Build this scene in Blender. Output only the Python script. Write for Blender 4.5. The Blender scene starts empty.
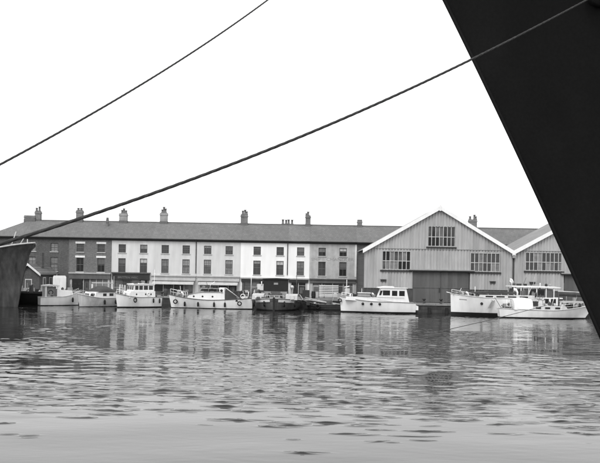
import bpy, math, random
import numpy as np
from mathutils import Matrix, Vector
random.seed(7)
S = bpy.context.scene
COL = S.collection
PI = math.pi

# ------------------------------------------------------------------ camera, sky, sun, exposure
F, HZ, ROLL, EYE = 824.0, 272.0, math.radians(1.0), 5.0     # focal length / horizon in photo pixels
cam = bpy.data.cameras.new('camera'); cam.sensor_width = 36; cam.lens = F/600*36
cam.shift_y = (HZ-231.5)/600; cam.clip_end = 6000; cam.clip_start = .1
co = bpy.data.objects.new('camera', cam); COL.objects.link(co)
co.matrix_world = Matrix.Translation((0, 0, EYE)) @ Matrix.Rotation(PI/2, 4, 'X') @ Matrix.Rotation(ROLL, 4, 'Z')
S.camera = co

SUN_EL, SUN_AZ = math.radians(52), math.radians(205)        # azimuth clockwise from +Y: behind the camera, to the left
W = bpy.data.worlds.new('World'); S.world = W; W.use_nodes = True
nt = W.node_tree; nt.nodes.clear()
sky = nt.nodes.new('ShaderNodeTexSky'); sky.sky_type = 'NISHITA'; sky.sun_disc = False
sky.sun_elevation = SUN_EL; sky.sun_rotation = SUN_AZ; sky.air_density = 1.0; sky.dust_density = 4.0
bw = nt.nodes.new('ShaderNodeRGBToBW'); mx = nt.nodes.new('ShaderNodeMix'); mx.data_type = 'FLOAT'
mx.inputs[0].default_value = .88; mx.inputs[3].default_value = 12.5      # an even overcast over the clear sky
bg = nt.nodes.new('ShaderNodeBackground'); bg.inputs[1].default_value = .12
wo = nt.nodes.new('ShaderNodeOutputWorld')
nt.links.new(sky.outputs[0], bw.inputs[0]); nt.links.new(bw.outputs[0], mx.inputs[2])
nt.links.new(mx.outputs[0], bg.inputs[0]); nt.links.new(bg.outputs[0], wo.inputs[0])
sl = bpy.data.lights.new('sun', 'SUN'); sl.energy = 1.7; sl.angle = math.radians(25); sl.color = (1, .995, .985)
so = bpy.data.objects.new('sun', sl); COL.objects.link(so)
sd = Vector((math.sin(SUN_AZ)*math.cos(SUN_EL), math.cos(SUN_AZ)*math.cos(SUN_EL), math.sin(SUN_EL)))
so.rotation_euler = sd.to_track_quat('Z', 'Y').to_euler(); so.location = (0, 0, 60)
S.view_settings.view_transform = 'Standard'; S.view_settings.look = 'None'
S.view_settings.exposure = 0.12; S.view_settings.gamma = 1.0
S.render.resolution_x = 1024; S.render.resolution_y = 790

# ------------------------------------------------------------------ helpers
def unroll(px, py):
    dx, dy = px-300, py-HZ
    return dx*math.cos(ROLL)+dy*math.sin(ROLL), -dx*math.sin(ROLL)+dy*math.cos(ROLL)
def at(px, py, d):
    x, y = unroll(px, py); return Vector((x*d/F, d, EYE-y*d/F))
def X(px, d, py=280): return at(px, py, d).x

def mat(name, v, rough=.75, var=.12, scale=1.2, streak=0, brick=None, bump=0, spec=.3, fine=0, sx=4.0, strip=None, orand=0):
    m = bpy.data.materials.new(name); m.use_nodes = True
    n = m.node_tree.nodes; l = m.node_tree.links
    p = n['Principled BSDF']; p.inputs['Roughness'].default_value = rough
    p.inputs['Specular IOR Level'].default_value = spec
    tc = n.new('ShaderNodeTexCoord')
    def math_(op, a, b):
        q = n.new('ShaderNodeMath'); q.operation = op
        for i, s in enumerate((a, b)):
            if isinstance(s, (int, float)): q.inputs[i].default_value = s
            else: l.new(s, q.inputs[i])
        return q.outputs[0]
    def noise(sc, mapping=None, det=4):
        t = n.new('ShaderNodeTexNoise'); t.inputs['Scale'].default_value = sc; t.inputs['Detail'].default_value = det
        if mapping:
            mp = n.new('ShaderNodeMapping'); mp.inputs['Scale'].default_value = mapping
            l.new(tc.outputs['Object'], mp.inputs[0]); l.new(mp.outputs[0], t.inputs['Vector'])
        else: l.new(tc.outputs['Object'], t.inputs['Vector'])
        return t.outputs['Fac']
    def vary(fac, amt):   # 1 +- amt
        return math_('ADD', math_('MULTIPLY', math_('SUBTRACT', fac, .5), amt*4), 1.0)
    c = math_('MULTIPLY', vary(noise(scale), var), v)
    if streak: c = math_('MULTIPLY', c, vary(noise(1.0, (sx, sx, .22)), streak))
    if fine: c = math_('MULTIPLY', c, vary(noise(14, None, 2), fine))
    if strip:
        sp = n.new('ShaderNodeSeparateXYZ'); l.new(tc.outputs['Object'], sp.inputs[0])
        wn = n.new('ShaderNodeTexWhiteNoise'); wn.noise_dimensions = '1D'
        l.new(math_('FLOOR', math_('DIVIDE', sp.outputs[0], strip[0]), 0), wn.inputs['W']); c = math_('MULTIPLY', c, vary(wn.outputs['Value'], strip[1]*.5))
    if orand:
        oi = n.new('ShaderNodeObjectInfo'); c = math_('MULTIPLY', c, vary(oi.outputs['Random'], orand*.5))
    hgt = None
    if brick:
        bw_, bh_, mort, dm = brick[:4]; lo_, hi_ = brick[4:] if len(brick) > 4 else (.72, 1.25)
        mp = n.new('ShaderNodeMapping'); mp.inputs['Rotation'].default_value = (PI/2, 0, 0)
        l.new(tc.outputs['Object'], mp.inputs[0])
        b = n.new('ShaderNodeTexBrick'); b.inputs['Scale'].default_value = 1
        b.inputs['Brick Width'].default_value = bw_; b.inputs['Row Height'].default_value = bh_
        b.inputs['Mortar Size'].default_value = mort
        b.inputs['Color1'].default_value = (lo_,)*3+(1,); b.inputs['Color2'].default_value = (hi_,)*3+(1,)
        b.inputs['Mortar'].default_value = (dm,)*3+(1,)
        l.new(mp.outputs[0], b.inputs['Vector'])
        g = n.new('ShaderNodeRGBToBW'); l.new(b.outputs['Color'], g.inputs[0])
        c = math_('MULTIPLY', c, g.outputs[0]); hgt = b.outputs['Fac']
    c = math_('MINIMUM', math_('MAXIMUM', c, .004), .85)
    cc = n.new('ShaderNodeCombineColor')
    for i in range(3): l.new(c, cc.inputs[i])
    l.new(cc.outputs[0], p.inputs['Base Color'])
    if bump:
        bp = n.new('ShaderNodeBump'); bp.inputs['Distance'].default_value = bump; bp.inputs['Strength'].default_value = .6
        l.new(hgt if hgt else noise(scale*6), bp.inputs['Height']); l.new(bp.outputs[0], p.inputs['Normal'])
    return m

M = {
 'brick_dark': mat('brick_dark', .085, .9, .14, .6, .12, (.23, .08, .012, 1.2)),
 'brick_mid': mat('brick_mid', .135, .9, .14, .6, .10, (.23, .08, .012, 1.25)),
 'cream': mat('cream_render', .6, .85, .07, .5, .14, sx=1.6),
 'buff': mat('buff_render', .57, .85, .06, .5, .12, sx=1.6),
 'white_wall': mat('white_render', .8, .85, .04, .5, .07, sx=1.6),
 'mottled': mat('mottled_render', .40, .9, .17, 1.3, .2, fine=.1, sx=1.5),
 'faded': mat('faded_paint', .15, .9, .3, 2.0),
 'slate': mat('slate', .125, .75, .1, .35, .12, (.33, .22, .012, .72, .9, 1.1), .006, fine=.07, sx=.7, orand=.07),
 'ridge': mat('ridge_tile', .12, .8, .15, 2),
 'chim': mat('chimney_brick', .16, .9, .2, 1.2, 0, (.23, .08, .012, 1.3)),
 'chim_buff': mat('chimney_buff', .27, .9, .2, 1.0, .1),
 'pot': mat('chimney_pot', .14, .8, .2, 3),
 'gutter': mat('gutter_iron', .035, .6, .15, 2),
 'trim': mat('white_trim', .7, .6, .08, 2, .08),
 'sillstone': mat('sill_stone', .45, .85, .12, 2),
 'glass': mat('window_glass', .03, .08, .3, .9, spec=.5),
 'glass2': mat('curtained_glass', .11, .12, .45, 1.4, spec=.5, orand=.5),
 'glass3': mat('blind_glass', .2, .15, .25, 2, spec=.5),
 'sash': mat('sash_paint', .11, .6, .1, 2),
 'shop_dark': mat('shopfront_black', .03, .5, .2, 2),
 'shop_mid': mat('shopfront_grey', .10, .6, .2, 1.5, .15),
 'shop_light': mat('shopfront_pale', .42, .6, .12, 1.5, .1),
 'clad': mat('warehouse_cladding', .37, .75, .09, .35, .16, sx=2.2, strip=(.8, .09)),
 'plinth': mat('warehouse_plinth', .07, .9, .2, 1, .2),
 'door': mat('warehouse_door', .1, .8, .08, .5, .14, sx=3, strip=(.62, .12)),
 'roofsheet': mat('roof_sheet', .2, .8, .12, .6, .1),
 'white': mat('white_paint', .8, .45, .05, 1.1, .05),
 'whitehull': mat('white_hull_paint', .8, .35, .06, .7, .10, sx=1.4),
 'offwhite': mat('weathered_white_paint', .58, .5, .12, 1.2, .14),
 'boot': mat('boot_top', .018, .5, .25, 1.5),
 'black': mat('black_paint', .016, .5, .2, 1.5),
 'darkhull': mat('dark_hull', .045, .6, .25, 1.2, .2),
 'greypaint': mat('grey_paint', .26, .6, .12, 1.5, .1),
 'deck': mat('deck_paint', .2, .8, .15, 2),
 'wood': mat('varnished_wood', .07, .4, .25, 3, .1),
 'canvas': mat('canvas_cover', .06, .9, .2, 2.5),
 'canvas_l': mat('pale_canvas', .45, .9, .12, 2.5),
 'rubber': mat('tyre_rubber', .015, .8, .2, 3),
 'metal': mat('galvanised', .42, .4, .1, 4),
 'rope': mat('tarred_rope', .09, .9, .25, 9, fine=.25),
 'linerope': mat('mooring_line', .25, .9, .2, 9),
 'hawser': mat('tarred_hawser', .035, .9, .2, 20, fine=.3),
 'ship': mat('ship_black', .007, .7, .2, .8, .2, spec=.15, fine=.2, sx=.7),
 'oldhull': mat('weathered_hull', .06, .75, .42, .5, .6, fine=.15, sx=1.6),
 'ground': mat('quay_setts', .17, .9, .12, .25, fine=.1),
 'quaywall': mat('quay_stone', .055, .9, .25, .6, .25, (.9, .4, .02, .6)),
 'coping': mat('coping_stone', .24, .85, .2, 1.2),
 'pile': mat('wet_timber', .025, .8, .3, 2, .3),
 'winbar': mat('window_bar_paint', .45, .7, .15, 2, .15),
 'letter': mat('fascia_lettering', .17, .7, .2, 2),
 'bargehull': mat('barge_hull', .09, .6, .25, 1.0, .25),
 'carpaint': mat('pale_car_paint', .35, .3, .05, 1),
}

class MB:
    def __init__(s): s.v = []; s.f = []; s.sm = []
    def add(s, vs, fs, smooth=False):
        o = len(s.v); s.v += [tuple(a) for a in vs]
        for f in fs: s.f.append(tuple(o+i for i in f)); s.sm.append(smooth)
        return s
    def box(s, x0, x1, y0, y1, z0, z1):
        return s.add([(x0,y0,z0),(x1,y0,z0),(x1,y1,z0),(x0,y1,z0),(x0,y0,z1),(x1,y0,z1),(x1,y1,z1),(x0,y1,z1)],
            [(3,2,1,0),(4,5,6,7),(0,1,5,4),(1,2,6,5),(2,3,7,6),(3,0,4,7)])
    def prism(s, poly, axis, a, b):      # poly: 2d points; axis 'x': (y,z), 'y': (x,z), 'z': (x,y)
        k = len(poly)
        def pt(p, t): return {'x': (t,p[0],p[1]), 'y': (p[0],t,p[1]), 'z': (p[0],p[1],t)}[axis]
        vs = [pt(p, a) for p in poly]+[pt(p, b) for p in poly]
        fs = [tuple(range(k))[::-1], tuple(range(k, 2*k))]+[(i, (i+1)%k, k+(i+1)%k, k+i) for i in range(k)]
        return s.add(vs, fs)
    def tube(s, pts, r, n=6, closed=False):
        pts = [Vector(p) for p in pts]; N = len(pts); vs = []; fs = []
        for i, p in enumerate(pts):
            a = pts[(i-1) % N] if (closed or i > 0) else p
            b = pts[(i+1) % N] if (closed or i < N-1) else p
            t = (b-a).normalized(); u = t.cross(Vector((0,0,1)))
            if u.length < 1e-3: u = t.cross(Vector((0,1,0)))
            u.normalize(); w = t.cross(u); rr = r[i] if isinstance(r, (list, tuple)) else r
            for j in range(n):
                an = 2*PI*j/n; vs.append(p+u*math.cos(an)*rr+w*math.sin(an)*rr)
        for i in range(N if closed else N-1):
            for j in range(n):
                k = ((i+1) % N)*n
                fs.append((i*n+j, i*n+(j+1)%n, k+(j+1)%n, k+j))
        if not closed: fs += [tuple(range(n))[::-1], tuple((N-1)*n+j for j in range(n))]
        return s.add(vs, fs, True)
    def lathe(s, prof, c=(0,0,0), n=10, axis='z'):   # prof (r, h)
        vs = []; fs = []
        for r, h in prof:
            for j in range(n):
                a = 2*PI*j/n; x, y = r*math.cos(a), r*math.sin(a)
                q = {'z': (x,y,h), 'y': (x,h,y), 'x': (h,x,y)}[axis]
                vs.append((c[0]+q[0], c[1]+q[1], c[2]+q[2]))
        for i in range(len(prof)-1):
            for j in range(n): fs.append((i*n+j, i*n+(j+1)%n, (i+1)*n+(j+1)%n, (i+1)*n+j))
        fs += [tuple(range(n))[::-1], tuple((len(prof)-1)*n+j for j in range(n))]
        return s.add(vs, fs, True)
    def grid(s, rows, smooth=True):
        n = len(rows[0]); vs = [p for r in rows for p in r]
        fs = [(i*n+j, i*n+j+1, (i+1)*n+j+1, (i+1)*n+j) for i in range(len(rows)-1) for j in range(n-1)]
        return s.add(vs, fs, smooth)
    def build(s, name, m, parent=None, kind=None, label=None):
        me = bpy.data.meshes.new(name); me.from_pydata(s.v, [], s.f)
        me.polygons.foreach_set('use_smooth', s.sm)
        me.materials.append(M[m] if isinstance(m, str) else m); me.update()
        o = bpy.data.objects.new(name, me); COL.objects.link(o)
        if parent: o.parent = parent
        if kind: o['kind'] = kind
        if label: o['label'] = label
        return o
def box(name, m, parent, *b, **k): return MB().box(*b).build(name, m, parent, **k)
def tag(o, label, cat, group=None):
    o['label'] = label; o['category'] = cat
    if group: o['group'] = group
    return o
def thing(name, label, cat, loc=(0,0,0), rz=0, group=None):
    o = bpy.data.objects.new(name, None); COL.objects.link(o); o.location = loc; o.rotation_euler = (0,0,rz)
    o.empty_display_size = .3
    return tag(o, label, cat, group)
def smooth(a, b, x):
    t = min(1, max(0, (x-a)/(b-a))); return t*t*(3-2*t)

# ------------------------------------------------------------------ water
QZ = 1.2                                     # quay level above the water
DL, DR = 118.0, 107.0                        # depth of the quay edge left (terrace) and right (warehouses)
XS = X(355, 112)                             # where the quay steps forward
def make_water():
    ys = [9.0]
    while ys[-1] < 119:
        d = ys[-1]; ys.append(d+(.3 if d < 18 else .032 if d < 33 else .032+.078*smooth(33, 58, d)))
    ys = np.array(ys); u = np.linspace(-1, 1, 420)
    hw = .43*ys+5
    XX = u[None, :]*hw[:, None]; YY = np.repeat(ys[:, None], len(u), 1)
    rng = np.random.default_rng(11)
    def field(n, l0, l1, spread, seed):
        r = np.random.default_rng(seed); H = np.zeros_like(XX)
        for i in range(n):
            lam = l0*(l1/l0)**r.random(); th = r.normal(0, spread); k = 2*PI/lam
            H += math.sqrt(2/n)/k*np.sin(k*(XX*math.sin(th)+YY*math.cos(th))+r.random()*2*PI)
        return H                               # unit slope rms
    def patch(n, l0, l1, seed):
        r = np.random.default_rng(seed); H = np.zeros_like(XX)
        for i in range(n):
            k = 2*PI/(l0+(l1-l0)*r.random()); th = r.random()*PI
            H += math.sqrt(2/n)*np.sin(k*(XX*math.cos(th)+1.0*YY*math.sin(th))+r.random()*7)
        return H
    sm = lambda a, b, v: (lambda t: t*t*(3-2*t))(np.clip((v-a)/(b-a), 0, 1))
    sh = YY+1.3*patch(8, 12, 30, 3)
    calm = .07+.93*sm(26.5, 37, sh)-.55*sm(44, 70, sh)
    pw = np.clip(1+.5*patch(16, 5, 18, 5), .15, 2.3)
    H = pw*(calm*.036*field(46, .7, 2.0, .36, 21)+(calm+.62*sm(44, 70, sh))*.028*field(46, .32, .7, .45, 22))+.005*field(20, 3, 9, .6, 23)
    # stray wavelets on the calm near water
    r = np.random.default_rng(47)
    for i in range(260):
        yc = 22.0+13*r.random()**.42; xc = (r.random()*2-1)*(.40*yc); am = .45+.75*r.random()
        for j in range(int(r.integers(1, 5))):
            xj, yj = xc+r.normal(0, .30), yc+r.normal(0, .10); sx, sy = .14+.34*r.random()**1.4, .05+.04*r.random(); tl = r.normal(0, .15)
            c0 = int(np.searchsorted(ys, yj-.5)); c1 = int(np.searchsorted(ys, yj+.5))
            dx = XX[c0:c1]-xj; dy = YY[c0:c1]-yj-tl*dx-.15*dx*dx
            H[c0:c1] += am*.37*sy*np.exp(-(dx/sx)**2-(dy/sy)**2)
    edge = 1-np.clip((np.abs(u)-.94)/.06, 0, 1); H *= edge[None, :]
    H *= np.clip((YY-9)/3, 0, 1)*np.clip((119-YY)/1.0, 0, 1)
    R, Cn = XX.shape
    V = np.stack([XX, YY, H], -1).reshape(-1, 3)
    a = np.arange(R*Cn).reshape(R, Cn)
    Q = np.stack([a[:-1, :-1], a[:-1, 1:], a[1:, 1:], a[1:, :-1]], -1).reshape(-1, 4)
    x0, x1, xe0, xe1 = hw[0], hw[-1], 420., 420.
    b = len(V); yE = ys[-1]
    ex = np.array([(-xe0, 9, 0), (xe0, 9, 0), (-xe1, yE, 0), (xe1, yE, 0), (-xe0, -300, 0), (xe0, -300, 0), (-x0, -300, 0), (x0, -300, 0)])
    V = np.vstack([V, ex])
    Q = Q.tolist()
    nw = a[-1, 0]; ne = a[-1, -1]; sw = a[0, 0]; se = a[0, -1]
    left = [int(i) for i in a[:, 0]]; right = [int(i) for i in a[:, -1]]
    Q.append([b+0]+left+[b+2]); Q.append([b+1, b+3]+right[::-1])
    Q.append([b+4, b+6, int(sw), b+0]); Q.append([b+7, b+5, b+1, int(se)])
    Q.append([b+6, b+7]+[int(i) for i in a[0, ::-1]])
    me = bpy.data.meshes.new('water'); me.from_pydata(V.tolist(), [], Q)
    me.polygons.foreach_set('use_smooth', [True]*len(me.polygons))
    m = bpy.data.materials.new('dock_water'); m.use_nodes = True; n = m.node_tree.nodes; l = m.node_tree.links
    p = n['Principled BSDF']; p.inputs['Base Color'].default_value = (.012, .012, .012, 1)
    p.inputs['Roughness'].default_value = .035; p.inputs['IOR'].default_value = 1.333; p.inputs['Specular IOR Level'].default_value = .5
    tc = n.new('ShaderNodeTexCoord'); mp = n.new('ShaderNodeMapping'); mp.inputs['Scale'].default_value = (1, 2.2, 1)
    nz = n.new('ShaderNodeTexNoise'); nz.inputs['Scale'].default_value = 1.7; nz.inputs['Detail'].default_value = 3
    bp = n.new('ShaderNodeBump'); bp.inputs['Distance'].default_value = .006; bp.inputs['Strength'].default_value = .5
    l.new(tc.outputs['Object'], mp.inputs[0]); l.new(mp.outputs[0], nz.inputs['Vector'])
    l.new(nz.outputs['Fac'], bp.inputs['Height']); l.new(bp.outputs[0], p.inputs['Normal'])
    me.materials.append(m); o = bpy.data.objects.new('water', me); COL.objects.link(o); o['kind'] = 'structure'
make_water()

# ------------------------------------------------------------------ ground and quay
g = MB()
g.add([(-900, DL+.55, QZ), (XS+.55, DL+.55, QZ), (XS+.55, DR+.55, QZ), (900, DR+.55, QZ), (900, 4000, QZ), (-900, 4000, QZ)],
      [(0, 1, 2, 3, 4, 5)])
g.build('ground', 'ground', kind='structure')
q = MB()
q.box(-420, XS, DL, DL+.6, -3, QZ-.25); q.box(XS, XS+.6, DR, DL+.6, -3, QZ-.252); q.box(XS+.6, 420, DR, DR+.6, -3, QZ-.25)
quay = q.build('quay', 'quaywall', kind='structure')
random.seed(3)
def cope(x0, x1, y0, y1):
    box('coping_stone', 'coping', quay, x0, x1, y0, y1, QZ-.25, QZ+random.uniform(.004, .02))
x = -62.0
while x < XS-.2:
    w = random.uniform(1.3, 1.7); cope(x, min(x+w-.03, XS-.02), DL-.08-random.random()*.02, DL+.6); x += w
x = XS
while x < 62:
    w = random.uniform(1.3, 1.7); cope(x, x+w-.03, DR-.08-random.random()*.02, DR+.6); x += w
for px in range(-20, 350, 15):
    xx = X(px+random.uniform(-3, 3), DL); box('fender_pile', 'pile', quay, xx-.16, xx+.16, DL-.35, DL-.02, -2, QZ-.3-random.random()*.25)
for px in list(range(362, 640, 14)):
    xx = X(px+random.uniform(-3, 3), DR); box('fender_pile', 'pile', quay, xx-.16, xx+.16, DR-.35, DR-.02, -2, QZ-.3-random.random()*.25)
# the near quay the photographer stands on, outside the frame
box('near_quay', 'coping', None, -300, 300, -40, 5.0, -3, 3.0, kind='structure')

# ------------------------------------------------------------------ terrace
TD = 124.0                                   # depth of the terrace fronts
EAVE, RIDGE, HALF = 8.6, 11.12, 4.0
def wall_mesh(x0, x1, z1, ops, depth, rev=.22):
    mb = MB(); xs = sorted({x0, x1}|{o[0] for o in ops}|{o[1] for o in ops}); zs = sorted({0, z1}|{o[2] for o in ops}|{o[3] for o in ops})
    for i in range(len(xs)-1):
        for j in range(len(zs)-1):
            cx, cz = (xs[i]+xs[i+1])/2, (zs[j]+zs[j+1])/2
            if any(o[0] < cx < o[1] and o[2] < cz < o[3] for o in ops): continue
            mb.add([(xs[i],0,zs[j]),(xs[i+1],0,zs[j]),(xs[i+1],0,zs[j+1]),(xs[i],0,zs[j+1])], [(0,1,2,3)])
    for a, b, c, d in ops:
        mb.add([(a,0,c),(b,0,c),(b,0,d),(a,0,d),(a,rev,c),(b,rev,c),(b,rev,d),(a,rev,d)],
               [(0,4,5,1),(1,5,6,2),(2,6,7,3),(3,7,4,0)])
    e = .003
    mb.add([(x0+e,0,0),(x0+e,depth,0),(x0+e,depth,z1),(x0+e,0,z1),(x1-e,0,0),(x1-e,depth,0),(x1-e,depth,z1),(x1-e,0,z1)],
           [(3,2,1,0),(4,5,6,7),(1,2,6,5)])
    return mb
def gable_ends(mb, x0, x1, depth, skip=False):
    for x in ((x0+.004, x1-.004) if not skip else (x1-.004,)):
        mb.add([(x,0,EAVE),(x,depth,EAVE),(x,depth/2,RIDGE-.08)], [(0,1,2)])
def sash_window(root, xc, z0, z1, w, glass, lintel=None, bars=(2, 2), sill='sillstone'):
    a, b = xc-w/2, xc+w/2; f = MB(); t = .075
    f.box(a, a+t, .12, .2, z0, z1); f.box(b-t, b, .12, .2, z0, z1); f.box(a+t, b-t, .12, .2, z0, z0+t); f.box(a+t, b-t, .12, .2, z1-t, z1)
    zm = (z0+z1)/2; f.box(a+t, b-t, .11, .19, zm-.04, zm+.04)
    for i in range(1, bars[0]): xx = a+(b-a)*i/bars[0]; f.box(xx-.02, xx+.02, .125, .185, z0+t, zm-.04); f.box(xx-.02, xx+.02, .125, .185, zm+.04, z1-t)
    for (c, d) in ((z0+t, zm-.04), (zm+.04, z1-t)):
        for i in range(1, bars[1]): zz = c+(d-c)*i/bars[1]; f.box(a+t, b-t, .13, .18, zz-.018, zz+.018)
    wn = f.build('window', 'sash', root)
    box('pane', glass, wn, a+.02, b-.02, .165, .175, z0+.02, zm); box('pane', glass if random.random() < .75 else 'glass2', wn, a+.02, b-.02, .166, .176, zm+.002, z1-.02)
    if random.random() < .4:
        hb = random.uniform(.15, .45)*(z1-z0); box('blind', random.choice(['glass3', 'sash', 'canvas_l', 'greypaint']), wn, a+.08, b-.08, .145, .163, z1-t-hb, z1-t)
    box('sill', sill, wn, a-.1, b+.1, -.09, .14, z0-.12, z0-.002)
    if lintel: box('lintel', lintel, wn, a-.18, b+.18, -.025, .1, z1+.002, z1+.30)
    return wn
def chimney(parent, base, pxa, pxb, ytop, mats, pots, y=0, ph=.5, d=128., dep=.7, zb=None):
    cx = (pxa+pxb)/2; p0 = at(pxa, ytop, d); p1 = at(pxb, ytop, d)
    a, b, zt = p0.x-base[0], p1.x-base[0], (p0.z+p1.z)/2-base[2]; yy = d-base[1]
    c = MB(); z0 = RIDGE-1.2 if zb is None else zb
    c.box(a+.06, b-.06, yy-dep/2, yy+dep/2, z0, zt-.38)
    c.box(a, b, yy-dep/2-.06, yy+dep/2+.06, zt-.38, zt-.2); c.box(a+.05, b-.05, yy-dep/2-.02, yy+dep/2+.02, zt-.2, zt)
    ch = c.build('chimney', mats, parent)
    box('flashing', 'ridge', ch, a+.02, b-.02, yy-dep/2-.04, yy+dep/2+.04, RIDGE-.35, RIDGE+.16)
    for i, (fx, h) in enumerate(pots):
        x_ = a+(b-a)*fx
        MB().lathe([(.2, 0), (.22, .1), (.17, .15), (.15, h-.14), (.2, h-.1), (.19, h)], (x_, yy, zt-.01), 8).build('pot', 'pot', ch)
    return ch
def shopfront(root, x0, x1, mats, n, door, top=2.2, fasc=.72, corn='shop_light', posts='shop_light', text=None, proj=.18, glass='glass', awning=None):
    body, fm = mats
    sf = MB(); w = (x1-x0)
    sf.box(x0, x1, .08, .2, .001, .55)
    s = sf.build('shopfront', body, root)
    step = w/n
    for i in range(n+1):
        xx = min(max(x0+i*step, x0+.06), x1-.06); box('pilaster' if i in (0, n) else 'mullion', posts, s, xx-(.14 if i in (0, n) else .06), xx+(.14 if i in (0, n) else .06), -.04 if i in (0, n) else .02, .24, .003, top-.004)
    for i in range(n):
        a, b = x0+i*step, x0+(i+1)*step
        if i == door:
            d = box('door', body, s, a+.15, b-.15, .10, .24, .002, top-.35); box('pane', glass, d, a+.35, b-.35, .085, .11, .9, top-.55)
            box('fanlight', glass, s, a+.1, b-.1, .16, .22, top-.33, top-.03)
        else:
            box('shop_window', random.choice([glass, 'glass', 'glass2', 'glass3']), s, a+.03, b-.03, .15, .2, .552, top-.01)
            if random.random() < .7: box('display', random.choice(['shop_light', 'canvas_l', 'shop_mid', 'trim', 'wood']), s, a+.2, a+.2+(b-a-.4)*random.uniform(.3, 1), .11, .149, .56, random.uniform(.8, 1.5))
            box('transom', posts, s, a+.07, b-.07, .09, .15, top-.5, top-.44)
    fa = box('fascia', fm, s, x0-.2, x1+.2, -proj, .02, top, top+fasc)
    box('cornice', corn, s, x0-.28, x1+.28, -proj-.16, .0, top+fasc+.002, top+fasc+.16)
    box('moulding', corn, s, x0-.24, x1+.24, -proj-.07, .0, top+fasc-.09, top+fasc-.002)
    if awning:
        box('awning_box', awning, s, x0-.2, x1+.2, -proj-.3, -proj-.005, top-.02, top+.2)
        MB().prism([(-.19, top-.03), (-1.05, top-.55), (-1.03, top-.6), (-.19, top-.1)], 'x', x0, x1).build('awning', awning, s)
    if text:
        cu = bpy.data.curves.new('lettering', 'FONT'); cu.body = text[0]; cu.size = text[1]; cu.extrude = .006; cu.align_x = 'CENTER'
        t = bpy.data.objects.new('lettering', cu); COL.objects.link(t)
        me = bpy.data.meshes.new_from_object(t.evaluated_get(bpy.context.evaluated_depsgraph_get())); bpy.data.objects.remove(t)
        me.materials.clear(); me.materials.append(M['letter'])
        o = bpy.data.objects.new('lettering', me); COL.objects.link(o); o.parent = s
        o.rotation_euler = (PI/2, 0, 0); o.location = ((x0+x1)/2+text[2], -proj-.008, top+.2); o.scale = (1.15, 1, 1)
    return s

def house(label, pa, pb, wallm, winpx, lintel=None, shop=None, bars=(2, 2), glass=None, upper_glass=None, ww=1.1, noshop=False, drop=0.0):
    xa, xb = X(pa, TD, 270), X(pb, TD, 270); base = ((xa+xb)/2, TD, QZ)
    r = thing('terraced_house', label, 'house', base, 0, 'terrace of houses along the quay')
    a, b = xa-base[0], xb-base[0]; ops = []; wins = []
    for p in winpx:
        xc = X(p, TD, 262)-base[0]
        wins += [(xc, 6.25, 7.5, 1), (xc, 3.28, 5.4, 0)]
    for xc, z0, z1, up in wins: ops.append((xc-ww/2, xc+ww/2, z0, z1))
    if shop: ops.append((a+.3, b-.3, 0.0, 2.2))
    w = wall_mesh(a, b, EAVE, ops, 2*HALF); gable_ends(w, a, b, 2*HALF, drop > 0); w.build('wall', wallm, r)
    for xc, z0, z1, up in wins:
        gl = (upper_glass if up else glass) or random.choice(['glass', 'glass', 'glass2'])
        sash_window(r, xc, z0, z1, ww, gl, lintel, bars)
    rf = MB(); o_ = .28
    zl = EAVE-.28*(RIDGE-EAVE)/HALF
    def slope(ax, bx): # slab with thickness
        t = .14
        rf.add([(ax,-o_,zl),(bx,-o_,zl),(bx,HALF,RIDGE),(ax,HALF,RIDGE-drop),(bx,2*HALF+o_,zl),(ax,2*HALF+o_,zl),
                (ax,-o_,zl-t),(bx,-o_,zl-t),(bx,HALF,RIDGE-t),(ax,HALF,RIDGE-drop-t),(bx,2*HALF+o_,zl-t),(ax,2*HALF+o_,zl-t)],
               [(0,1,2,3),(3,2,4,5),(7,6,9,8),(8,9,11,10),(6,7,1,0),(4,10,11,5),(0,3,9,6),(3,5,11,9),(1,7,8,2),(2,8,10,4)])
    slope(a+.002, b-.002); roof = rf.build('roof', 'slate', r)
    MB().tube([(a+.003, HALF, RIDGE-drop), (b-.003, HALF, RIDGE)], .11, 6).build('ridge_tiles', 'ridge', roof)
    MB().tube([(a+.004, -o_-.09, zl-.06), (b-.004, -o_-.09, zl-.06)], .1, 8).build('gutter', 'gutter', r)
    box('eaves_board', 'gutter', r, a+.004, b-.004, -.16, -.02, EAVE-.52, EAVE-.26)
    if shop: shopfront(r, a+.34, b-.34, **shop)
    return r, base, a, b, roof
def downpipe(r, x):
    MB().tube([(x, -.37, EAVE-.3), (x, -.1, EAVE-.65), (x, -.1, 3.3)], .06, 6).build('downpipe', 'gutter', r)

random.seed(21)
# far-left houses
h0 = house('brick house cut by the left picture edge, behind the weathered ship bow', -16, 22, 'brick_dark', [-4, 12], None, dict(mats=('shop_dark', 'shop_dark'), n=3, door=1, corn='shop_mid', posts='shop_mid'), drop=2.1)
hA = house('dark brick house with pale sash windows behind the small tiled hut', 22, 68.6, 'brick_dark', [32, 54], None, None, (2, 2), 'glass3', 'glass3')
chimney(hA[4], hA[1], 24.5, 36, 215.5, 'chim', [], d=128.); chimney(hA[4], hA[1], 35.2, 41.5, 211.3, 'chim', [(.25, .55), (.7, .75)], d=128.2)
hB = house('mid grey brick house with white lintels above its windows', 68.6, 111.5, 'brick_mid', [80, 101], 'trim',
           dict(mats=('shop_mid', 'shop_mid'), n=6, door=2, corn='shop_light', posts='shop_light', fasc=.8, glass='glass2'), (2, 1), 'glass', 'glass')
chimney(hB[4], hB[1], 76.3, 83.5, 210.5, 'chim', [(.3, .4), (.7, .4)]); chimney(hB[4], hB[1], 106.2, 108.8, 219.5, 'chim', [(.5, .3)], d=126.8, dep=.35, zb=RIDGE-2)
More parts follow.
